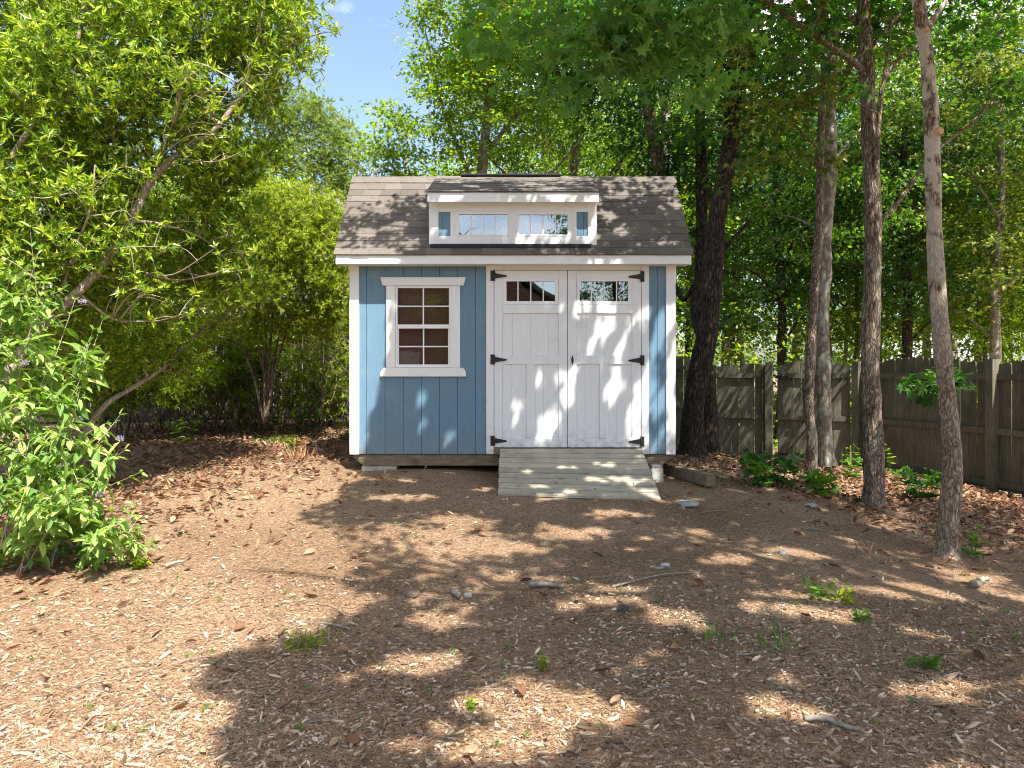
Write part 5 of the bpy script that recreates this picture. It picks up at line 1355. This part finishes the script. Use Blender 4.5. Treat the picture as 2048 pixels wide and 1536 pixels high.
# ------------------------------------------------------------------ butterfly bush in the left foreground
def leafy_stems(name, label, cat, stems, leaf_len, tmpl, leafmat, seed, pairs=12, group=None, droop=.45, flowers=(), stem_w=.010, start=.15, spread=.9, side=0.0):
    r = np.random.default_rng(seed)
    root = empty(name, tuple(stems[0][0]), label, cat, group)
    lines = []; Pn = []; Dn = []; Sn = []
    for s in stems:
        ln = smooth_line(s, 20); rad = np.linspace(stem_w / 2, .0018, 20)
        lines.append((ln, rad))
        subs = [(ln, 1.0, pairs)]
        if side:
            for q in range(int(side)):
                i0 = int(r.uniform(5, 17)); L = r.uniform(.12, .34); a = r.uniform(0, 6.3)
                p0 = ln[i0]; e = p0 + np.array([cos(a) * L * .8, sin(a) * L * .8, L * .55]); mid = (p0 + e) / 2 + [0, 0, .05 * L]
                sl = smooth_line([p0, mid, e], 8); lines.append((sl, np.linspace(stem_w * .3, .0015, 8))); subs.append((sl, .85, max(4, pairs // 2)))
        for l_, sc, np_ in subs:
            for t in np.linspace(start if l_ is ln else .2, 1, np_):
                i = t * (len(l_) - 1.001); i0 = int(i); p = l_[i0] + (l_[i0 + 1] - l_[i0]) * (i - i0); d = norm(l_[i0 + 1] - l_[i0])
                a = r.uniform(0, pi)
                for q in range(2 if t < .97 else 4):
                    an = a + q * pi + (q > 1) * 1.5 + r.normal(0, .25)
                    u = norm(np.cross(d, [.3, .9, .2])); v = np.cross(d, u)
                    dr = norm((cos(an) * u + sin(an) * v) * spread + d * (.5 + (t > .9) * .6) + r.normal(0, .12, 3) - np.array([0, 0, droop * (1 - .6 * (t > .92))]))
                    Pn.append(p); Dn.append(dr); Sn.append(leaf_len * sc * (1.0 - .55 * max(0, t - .72) / .28) * r.uniform(.5, 1.3))
    V, Q = tubes(lines, 5, 0, seed)
    np_obj('stems', V, Q, M['leaf_sprout'] if stem_w < .006 else M['twig_pale'], root, True)
    Pn, Dn, Sn = np.array(Pn), np.array(Dn), np.array(Sn)
    V, T = leaves(Pn, Dn, np.array([0, 0, 1.0]) + r.standard_normal((len(Pn), 3)) * .3, Sn, tmpl)
    tag(np_obj('leaves', V, T, leafmat, root, True), kind='stuff')
    for f in flowers:
        f = np.array(f)
        k = 70
        o = norm(r.standard_normal((k, 3))) * r.random((k, 1))**.4 * [.026, .026, .02]
        V, T = leaves(f + o, norm(o + [0, -.01, .02]), r.standard_normal((k, 3)), np.full(k, .014), CLUMP2)
        np_obj('flower_head', V, T, M['flower'], root)
    return root
rb = np.random.default_rng(55)
bstems = []
tips = [(60, 455, 5.3), (78, 500, 5.2), (45, 530, 5.3), (90, 560, 5.25), (12, 600, 5.2), (185, 660, 5.5), (205, 640, 5.6), (150, 600, 5.5), (110, 700, 5.2), (20, 560, 5.2), (-40, 500, 5.3), (240, 830, 5.5), (200, 860, 5.3), (280, 945, 5.5), (160, 760, 5.4), (60, 760, 5.1), (-30, 700, 5.0), (250, 900, 5.2),
        (120, 860, 5.0), (40, 880, 4.9), (300, 1090, 5.3), (230, 1040, 5.1), (150, 980, 4.9), (80, 1000, 4.8), (-20, 960, 4.8), (180, 1080, 4.9), (260, 1010, 5.3), (90, 640, 5.6), (170, 690, 5.6), (-60, 820, 5.0), (10, 640, 5.5), (130, 920, 5.3), (215, 950, 5.4), (50, 960, 5.2), (270, 1060, 5.5)]
for i, (tx, ty, ty_d) in enumerate(tips):
    tip = P(tx, ty, ty_d)
    bx0, by0 = -3.75 + .42 * (tip[0] + 3.6) + rb.uniform(-.25, .25), 5.35 + rb.uniform(-.35, .3)
    b0 = np.array([bx0, by0, G(bx0, by0)])
    mid = b0 * .5 + tip * .5 + [rb.uniform(-.05, .12) * np.sign(tip[0] - bx0) * -1, 0, .12 * (tip[2] - b0[2])]
    bstems.append(np.array([b0, mid, tip]))
leafy_stems('butterfly_bush', 'pale green butterfly bush with small lilac flower heads in the left foreground', 'shrub', bstems, .142, OVALN, M['leaf_soft'], 401, pairs=12, side=4,
            flowers=[P(165, 603, 5.5), P(50, 727, 5.1), P(240, 878, 5.4), P(130, 930, 5.1), P(200, 990, 5.2), P(158, 838, 5.35), P(35, 905, 5.0)], stem_w=.011)

# ------------------------------------------------------------------ small plants
def sprig(name, label, px, py, Y, w, h, n, size, tmpl, mat, seed, cat='plant', pairs=5, group=None, spread=1.0, droop=.15, stem_w=.005):
    """low plant whose foot is seen at px, py"""
    r = np.random.default_rng(seed)
    x, y = (px - 1024) * Y / F, Y
    z = G(x, y)
    st = []
    for i in range(n):
        a = r.uniform(0, 6.3); q = r.random()**.6
        b = np.array([x + .12 * w * cos(a), y + .12 * w * sin(a), z - .01])
        tp = np.array([x + w * .5 * q * cos(a), y + w * .35 * q * sin(a), z + h * r.uniform(.55, 1)])
        st.append(np.array([b, (b + tp) / 2 + [0, 0, h * .12], tp]))
    return leafy_stems(name, label, cat, st, size, tmpl, mat, seed, pairs=pairs, group=group, droop=droop, stem_w=stem_w, spread=spread)
def yof(px, py):
    """distance at which the ground shows at px, py"""
    y = 3.0
    for _ in range(400):
        x = (px - 1024) * y / F
        if HOR - (G(x, y) - CAMZ) * F / y <= py: break
        y += .03
    return y
gsp = 'low plants and seedlings in the yard'
for (px, py, w, h, n, size, tm, mt, lb) in [
    (1545, 975, 1.0, .42, 14, .15, MAPLE, 'leaf_maple', 'low oak sapling with lobed leaves at the foot of the slim tree'),
    (1640, 993, .45, .28, 7, .15, MAPLE, 'leaf_sprout', 'small lobed sapling just left of the scaly oak'),
    (1700, 958, .75, .42, 12, .085, OVAL, 'leaf_sprout', 'bright round leaved seedlings between the twin trunks and the oak'),
    (1778, 950, .25, .5, 4, .07, OVAL, 'leaf_bright', 'thin yellowish sprig against the fence just right of the oak'),
    (1845, 1000, .7, .38, 10, .13, MAPLE, 'leaf_maple', 'dark green oak seedling between the oak and the speckled tree'),
    (1943, 1120, .22, .30, 4, .085, OVAL, 'leaf_sprout', 'small bright seedling at the right foot of the speckled tree'),
    (612, 865, .75, .6, 14, .10, OVAL, 'leaf_sprout', 'round leafy green seedling bush left of the shed, below the twiggy shrub'),
    (688, 880, .4, .40, 8, .09, OVAL, 'leaf_lime', 'bright yellow green seedling against the left corner of the shed'),
    (540, 862, .5, .35, 8, .09, OVAL, 'leaf_sprout', 'dark glossy seedling at the foot of the lime shrub'),
    (490, 858, .5, .3, 8, .09, OVAL, 'leaf_sprout', 'low seedling clump left of the lime shrub foot'),
    (368, 890, .5, .42, 10, .10, OVALN, 'leaf_myrtle', 'drooping myrtle shoot in the mulch before the shaded shrub'),
    (410, 830, .4, .4, 7, .11, OVALN, 'leaf_sprout', 'light green sprig in front of the back fence'),
    (590, 905, .3, .22, 8, .06, OVAL, 'leaf_lime', 'tiny yellow green weed in the sunny patch left of the shed'),
    (278, 1135, .3, .10, 8, .05, OVAL, 'leaf_lime', 'flat little weed in front of the butterfly bush'),
    (10, 1140, .5, .28, 10, .07, OVAL, 'leaf_lime', 'low weed under the left edge of the butterfly bush'),
    (1640, 1195, .35, .10, 8, .05, OVAL, 'leaf_sprout', 'thin weed patch in the mulch, left of the speckled tree'),
    (1690, 1205, .2, .09, 5, .05, OVAL, 'leaf_lime', 'small weed right of the thin weed patch'),
    (1725, 1245, .15, .07, 4, .045, OVAL, 'leaf_sprout', 'tiny weed at the edge of the right sunlit strip'),
    (1840, 1338, .22, .07, 5, .05, OVAL, 'leaf_sprout', 'broad little weed in the lower right shade'),
    (950, 1425, .10, .06, 4, .035, OVAL, 'leaf_lime', 'tiny pale weed near the bottom middle of the yard'),
    (1090, 1345, .10, .06, 4, .035, OVAL, 'leaf_lime', 'tiny yellowish weed in the middle foreground'),
    (610, 1300, .25, .09, 7, .04, OVALN, 'leaf_lime', 'wispy weed at the edge of the large shadow')]:
    nm = 'sapling' if tm is MAPLE else ('seedling' if h > .25 else 'weed')
    sprig(nm, lb, px, py, yof(px, py), w, h, n, size, tm, M[mt], 500 + px, pairs=4, group=gsp, cat='sapling' if tm is MAPLE else 'weed' if h <= .25 else 'seedling')
def tuft(label, px, py, h, n, mat, seed, spread=.1):
    r = np.random.default_rng(seed)
    Y = yof(px, py); x = (px - 1024) * Y / F; z = G(x, Y)
    k = n
    Pn = np.stack([x + r.normal(0, spread * .35, k), Y + r.normal(0, spread * .35, k), np.full(k, z)], 1)
    D = np.stack([r.normal(0, .5, k), r.normal(0, .5, k), np.ones(k)], 1)
    V, T = leaves(Pn, D, r.standard_normal((k, 3)), h * r.uniform(.5, 1, k), tmpl_lance(.05, .01))
    return tag(np_obj('grass_tuft', V, T, mat, None), label, 'grass tuft', 'grass tufts in the yard', 'stuff' if spread > .2 else None)
tuft('dry blond grass tuft in the sun left of the shed corner', 600, 925, .26, 50, M['needle'], 1, .26)
tuft('green grass tuft beside the left front corner of the shed', 727, 928, .26, 26, M['leaf_lime'], 2, .10)
tuft('fine green grass tuft on the sandy patch near the lime shrub', 560, 888, .16, 120, M['leaf_sprout'], 3, .5)
tuft('thin grass blades in the shade in front of the ramp middle', 1428, 1290, .18, 12, M['leaf_sprout'], 4, .15)
tuft('sparse grass blades growing near the bent stick', 1545, 1300, .2, 14, M['leaf_sprout'], 5, .2)
tuft('few pale grass blades on the right side of the yard', 1730, 1115, .16, 12, M['needle'], 6, .1)
tuft('small grass sprouts at the edge of the large shadow', 640, 1290, .12, 26, M['leaf_lime'], 7, .25)

# ================================================================== LITTER ON THE GROUND
def ground_mesh_z(x, y):
    return gz(x, y)
def scatter_view(n, r, y0=2.7, y1=9.0, power=1.0, xlim=None):
    """points over the yard, denser near the camera"""
    y = y0 + (y1 - y0) * r.random(n)**power
    x = r.uniform(-1, 1, n) * (.74 * y + .4)
    return x, y
def not_built(x, y):
    k = ~((np.abs(x) < 1.85) & (y > 8.1) & (y < 10.8))
    k &= ~((x > -.15) & (x < 1.5) & (y > 7.05) & (y < 8.2))
    return k
def chips():
    r = np.random.default_rng(77)
    n = 210000
    x, y = scatter_view(n, r, power=1.3)
    m = not_built(x, y)
    dens = (.5 + .5 * np.sin(x * 1.3 + 1.1 * np.sin(y * .9)) * np.sin(y * 1.7 + x * .5)) * (.6 + .4 * np.sin(x * 4.1 + 1.7 * np.sin(y * 3.3)) * np.sin(y * 5.2 + 1.1 * np.sin(x * 2.9)))
    m &= r.random(n) < (.30 + .70 * dens)
    x, y = x[m], y[m]; n = len(x)
    L = (np.exp(r.normal(np.log(.0105), .66, n)) * np.interp(y, [2.8, 4.2, 6.5], [1.05, .82, .68])).clip(.004, .085); W = L * r.uniform(.12, .42, n); W = W.clip(.0025, .018); H = r.uniform(.0012, .0045, n)
    z = gz(x, y) + .003
    a = r.uniform(0, 2 * pi, n); a = np.where(r.random(n) < .35, r.normal(.2, .5, n), a)
    ti = r.normal(0, .22, n); ro = r.normal(0, .4, n)
    u = np.stack([np.cos(a) * np.cos(ti), np.sin(a) * np.cos(ti), np.sin(ti)], 1)
    v = np.stack([-np.sin(a) * np.cos(ro), np.cos(a) * np.cos(ro), np.sin(ro)], 1)
    w = norm(np.cross(u, v))
    c = np.stack([x, y, z + H + L * np.abs(np.sin(ti)) * .35], 1)
    near = (y < 4.9) & (L > .012)
    prof = np.array([(-.5, -.25), (-.5, .2), (0, .5), (.5, .15), (.45, -.3), (.05, -.5)])
    def build(sel, thick, name, label):
        k = int(sel.sum())
        pr = prof[None] * (1 + r.normal(0, .16, (k, 6, 2)))
        top = c[sel][:, None] + pr[:, :, 0, None] * L[sel][:, None, None] * u[sel][:, None] + pr[:, :, 1, None] * W[sel][:, None, None] * v[sel][:, None] + w[sel][:, None] * H[sel][:, None, None]
        if thick:
            bot = top - w[sel][:, None] * H[sel][:, None, None] * 2.2
            V = np.concatenate([top, bot], 1).reshape(-1, 3)
            faces = [(0, 5, 4, 3), (0, 3, 2, 1)] + [(i, (i + 1) % 6, 6 + (i + 1) % 6, 6 + i) for i in range(6)]
            Q = (np.array(faces)[None] + (np.arange(k) * 12)[:, None, None]).reshape(-1, 4)
        else:                       # far chips: a top face and the edge towards the open side
            bot = top[:, [0, 5, 4, 3]] - w[sel][:, None] * H[sel][:, None, None] * 2.2
            V = np.concatenate([top, bot], 1).reshape(-1, 3)
            Q = (np.array([(0, 5, 4, 3), (0, 3, 2, 1)])[None] + (np.arange(k) * 10)[:, None, None]).reshape(-1, 4)
        tag(np_obj(name, V, Q, M['chip'], None), label, 'mulch', kind='stuff')
    build(near, True, 'bark_chips', 'shredded bark chips covering the near part of the yard')
    build(~near, False, 'bark_mulch', 'fine bark mulch covering the rest of the yard')
chips()
def needles():
    r = np.random.default_rng(78)
    n = 110000
    x, y = scatter_view(n, r, power=1.35)
    m = not_built(x, y); x, y = x[m], y[m]; n = len(x)
    z = gz(x, y) + r.uniform(.006, .014, n)
    L = r.uniform(.03, .11, n); a = r.uniform(0, 2 * pi, n); ti = r.normal(0, .08, n)
    u = np.stack([np.cos(a), np.sin(a), np.sin(ti)], 1) * L[:, None] * .5
    s = np.stack([-np.sin(a), np.cos(a), 0 * a], 1) * .0011
    c = np.stack([x, y, z], 1)
    bend = s * r.normal(0, 4, (n, 1)) 
    V = np.stack([c - u, c + bend - s, c + bend + s, c + u], 1).reshape(-1, 3)
    Q = (np.array([[0, 1, 3, 2]])[None] + (np.arange(n) * 4)[:, None, None]).reshape(-1, 4)
    tag(np_obj('pine_needles', V, Q, M['needle'], None), 'brown pine needles scattered over the mulch', 'pine needles', kind='stuff')
needles()
def twig_litter():
    r = np.random.default_rng(81)
    x, y = scatter_view(900, r, 2.7, 9.5, 1.2)
    m = not_built(x, y); x, y = x[m], y[m]
    lines = []
    for a, b in zip(x, y):
        L = float(np.exp(r.normal(np.log(.09), .5))); L = min(L, .34); an = r.uniform(0, 6.3); c = r.normal(0, .18)
        pt = np.array([[a + t * L * cos(an) - c * L * (t * t) * sin(an), b + t * L * sin(an) + c * L * (t * t) * cos(an), 0] for t in (-.5, -.15, .2, .5)])
        w = r.uniform(.001, .0035)
        pt[:, 2] = gz(pt[:, 0], pt[:, 1]) + w + r.uniform(.006, .014)
        lines.append((pt, np.linspace(w, w * .5, 4)))
    V, Q = tubes(lines, 8, .1, 3)
    tag(np_obj('twig_litter', V, Q, M['stick'], None, True), 'thin broken twigs strewn over the mulch', 'twigs', kind='stuff')
twig_litter()
def dead_leaves():
    r = np.random.default_rng(79)
    xs, ys = [], []
    for (cx, cy, sx, sy, n) in ((6.2, 7.6, 1.2, 1.6, 4200), (5.4, 10.6, 1.3, 1.6, 3000), (4.3, 8.6, .9, 1.0, 1300), (-4.4, 7.4, 1.2, 1.1, 2600), (-3.6, 9.6, 1.5, 1.0, 2600), (-4.6, 5.4, .8, .9, 1300), (-3.3, 11.8, 1.8, 1.0, 2200), (3.0, 10, 1.0, 1.2, 700), (-6, 11, 2, 1.5, 1200)):
        xs.append(r.normal(cx, sx, n)); ys.append(r.normal(cy, sy, n))
    x1, y1 = scatter_view(500, r, 2.8, 12)
    x, y = np.concatenate(xs + [x1]), np.concatenate(ys + [y1])
    m = not_built(x, y) & (y > .8)
    x, y = x[m], y[m]; n = len(x)
    Pn = np.stack([x, y, gz(x, y) + r.uniform(.005, .03, n)], 1)
    D = norm(np.stack([r.normal(0, 1, n), r.normal(0, 1, n), r.normal(0, .25, n)], 1))
    N_ = np.array([0, 0, 1.0]) + r.standard_normal((n, 3)) * .45
    V, T = leaves(Pn, D, N_, r.uniform(.04, .095, n), tmpl_oval(.5, .16, -.2))
    tag(np_obj('leaf_litter', V, T, M['dead_leaf'], None), 'rust brown dead leaves lying under the trees and shrubs', 'leaf litter', kind='stuff')
dead_leaves()
def ramp_debris():
    r = np.random.default_rng(83); n = 90
    t = 1 - np.abs(r.normal(0, .28, n)).clip(0, .97); u = r.uniform(.02, .98, n)
    x = ra_x0 + (ra_x1 + (rpx1 - ra_x1) * t - ra_x0) * u; y = ry0 + (ry1 - ry0) * t
    z = np.array([rz(a, b) for a, b in zip(x, t)]) + .006
    D = norm(np.stack([r.normal(0, 1, n), r.normal(0, 1, n), r.normal(0, .1, n) ], 1))
    V, T = leaves(np.stack([x, y, z], 1), D, np.array([0, -.3, 1.0]) + r.standard_normal((n, 3)) * .2, r.uniform(.012, .05, n), tmpl_lance(.35, .05))
    tag(np_obj('ramp_litter', V, T, M['dead_leaf'], None), 'bits of bark and dry leaf lying on the ramp boards', 'leaf litter', kind='stuff')
ramp_debris()
def green_bits():
    r = np.random.default_rng(80)
    n = 150
    x, y = scatter_view(n, r, 3, 8.5)
    m = not_built(x, y); x, y = x[m], y[m]; n = len(x)
    k = np.repeat(np.arange(n), 6)
    Pn = np.stack([x[k] + r.normal(0, .008, len(k)), y[k] + r.normal(0, .008, len(k)), gz(x, y)[k] + r.uniform(.008, .03, len(k))], 1)
    D = np.stack([r.normal(0, 1, len(k)), r.normal(0, 1, len(k)), r.uniform(.2, 1.2, len(k))], 1)
    V, T = leaves(Pn, D, np.array([0, 0, 1.0]) + r.standard_normal((len(k), 3)) * .3, r.uniform(.012, .028, len(k)), WOOD)
    tag(np_obj('weeds', V, T, M['leaf_sprout'], None), 'pinhead weeds sprouting all over the mulch', 'weeds', kind='stuff')
green_bits()

# sticks, cones, stones: each its own thing
def stick(label, pix, w, seed, name='stick', cat='stick', mat='stick', forks=()):
    r = np.random.default_rng(seed)
    pts = []
    for px, py in pix:
        Y = yof(px, py); x = (px - 1024) * Y / F
        pts.append([x, Y, G(x, Y) + w * .6 + .006])
    pts = np.array(pts)
    ln = smooth_line(pts, max(8, 5 * len(pts))); ln[:, :2] += r.normal(0, w * .12, (len(ln), 2))
    rad = np.linspace(w / 2, w * .28, len(ln)) * (1 + r.normal(0, .09, len(ln)))
    lines = [(ln, rad)]
    for (i, dx, dy) in forks:
        p = ln[i]; e = p + [dx, dy, .02]
        lines.append((smooth_line([p, (p + e) / 2 + [0, 0, .01], e], 6), np.linspace(w * .3, w * .15, 6)))
    V, Q = tubes(lines, 7, .06, seed)
    o = np_obj(name, V, Q, M[mat], None, True, origin=tuple(ln[0]))
    return tag(o, label, cat, 'sticks and twigs lying on the mulch')
stick('thick short grey stick left of the middle foreground', [(1062, 1180), (1095, 1179), (1128, 1184)], .045, 1)
stick('long bent pale stick with a curl, lower middle right', [(1470, 1316), (1500, 1318), (1525, 1312), (1555, 1300), (1562, 1270), (1545, 1236)], .013, 2, forks=((14, .10, .03),))
stick('straight thin twig right of the long bent stick', [(1600, 1317), (1640, 1310), (1672, 1306)], .010, 3)
stick('half buried grey branch arching behind the middle foreground', [(1225, 1180), (1270, 1168), (1330, 1155), (1400, 1153)], .022, 4)
stick('thin pale twig between the two foreground shadows', [(1395, 1245), (1425, 1252), (1450, 1262)], .010, 5)
stick('dark forked twig at the bottom middle', [(1275, 1400), (1305, 1388), (1340, 1378)], .014, 6, forks=((8, -.03, .09),))
stick('pale twig lying in front of the speckled tree', [(1600, 1060), (1650, 1066), (1685, 1074)], .016, 7)
stick('small pale twig pair near the oak foot', [(1610, 1045), (1640, 1052)], .02, 8)
stick('short thick stub in the large shadow, left of the middle', [(920, 1202), (900, 1190)], .04, 9)
stick('long thin twig on the right edge of the yard', [(1950, 1292), (1990, 1304), (2030, 1318)], .012, 10)
stick('upright broken twig leaning near the right edge', [(1970, 1296), (1976, 1262)], .010, 11)
stick('pale splinter lying in the sun, lower left', [(330, 1140), (350, 1133), (368, 1129)], .03, 12)
stick('dark gnarled twig at the tip of the large shadow', [(640, 1252), (680, 1262), (700, 1270)], .02, 13)
stick('brown twig lying on the mulch right of the ramp', [(1400, 1030), (1450, 1024), (1500, 1035)], .012, 14)
stick('curved grey strip of bark in the lower right foreground', [(1610, 1452), (1650, 1455), (1690, 1464), (1720, 1476)], .03, 15, cat='bark strip', name='bark_strip')
stick('short sawn log chunk lying near the right edge', [(1948, 1180), (1960, 1174), (1972, 1168)], .055, 16, name='log_chunk', cat='log', mat='stick')
def stone(label, px, py, w, d, h, seed, mat='stone', name='stone', cat='stone'):
    r = np.random.default_rng(seed)
    Y = yof(px, py); x = (px - 1024) * Y / F; z = G(x, Y)
    bm = bmesh.new(); bmesh.ops.create_icosphere(bm, subdivisions=3, radius=1)
    ph = r.uniform(0, 6, 6)
    for v in bm.verts:
        q = 1 + .12 * sin(3 * v.co.x + ph[0]) + .10 * sin(4 * v.co.y + ph[1]) + .06 * sin(9 * v.co.x + ph[2]) * cos(8 * v.co.y + ph[3])
        v.co = Vector((v.co.x * w / 2 * q, v.co.y * d / 2 * q, max(-.4, min(.75, v.co.z)) * h * q))
        v.co += Vector((x, Y, z + h * .3))
    return tag(bm_obj(name, bm, M[mat], None, True, origin=(x, Y, z)), label, cat)
stone('flat round grey green stepping stone right of the ramp end', 1378, 1010, .22, .20, .03, 1)
stone('small flat mossy stone left of the scaly oak', 1622, 1014, .16, .14, .03, 2)
stone('whitish stone in the shade in front of the ramp', 1330, 1135, .07, .05, .02, 3, 'block')
stone('pale angular stone at the left of the large shadow', 935, 1195, .05, .04, .025, 4, 'block')
stone('little white stone in the lower right shade', 1878, 1437, .03, .022, .012, 5, 'block')
stone('tiny grey stone right of the bent stick', 1670, 1323, .022, .02, .014, 6, 'block')
stone('light stone in the mulch right of the middle', 1565, 1110, .06, .05, .03, 7)
stone('dirt clod at the tip of the large shadow in the middle', 825, 1195, .11, .08, .035, 8, 'skid', 'dirt_clod', 'dirt clod')
stone('broad flat pale bark piece behind the grey branch', 1315, 1140, .09, .045, .014, 9, 'stick', 'bark_piece', 'bark piece')
def cone(label, px, py, seed):
    Y = yof(px, py); x = (px - 1024) * Y / F; z = G(x, Y)
    root = empty('pine_cone', (x, Y, z), label, 'pine cone')
    bm = bmesh.new()
    bmesh.ops.create_uvsphere(bm, u_segments=12, v_segments=8, radius=.5, matrix=Matrix.Translation((x, Y, z + .028)) @ Matrix.Diagonal((.075, .04, .04, 1)))
    bm_obj('core', bm, M['dark_in'], root)
    Pn, Dn, Nn, S = [], [], [], []
    for i in range(70):
        t = (i + .5) / 70; a = i * 2.399
        rr = .020 * sqrt(max(.02, 1 - (2 * t - 1)**2)); px_ = (t - .5) * .075
        Pn.append([x + px_, Y + rr * cos(a) * .9, z + .028 + rr * sin(a) * .9]); Dn.append([.5, cos(a), sin(a)]); Nn.append([1, -.2 * cos(a), -.2 * sin(a)]); S.append(.016)
    V, T = leaves(np.array(Pn), np.array(Dn), np.array(Nn), np.array(S), tmpl_oval(.9, .15, 0))
    tag(np_obj('scales', V, T, M['stick'], root), kind='stuff')
cone('open grey pine cone lying in the middle foreground shade', 1245, 1228, 1)
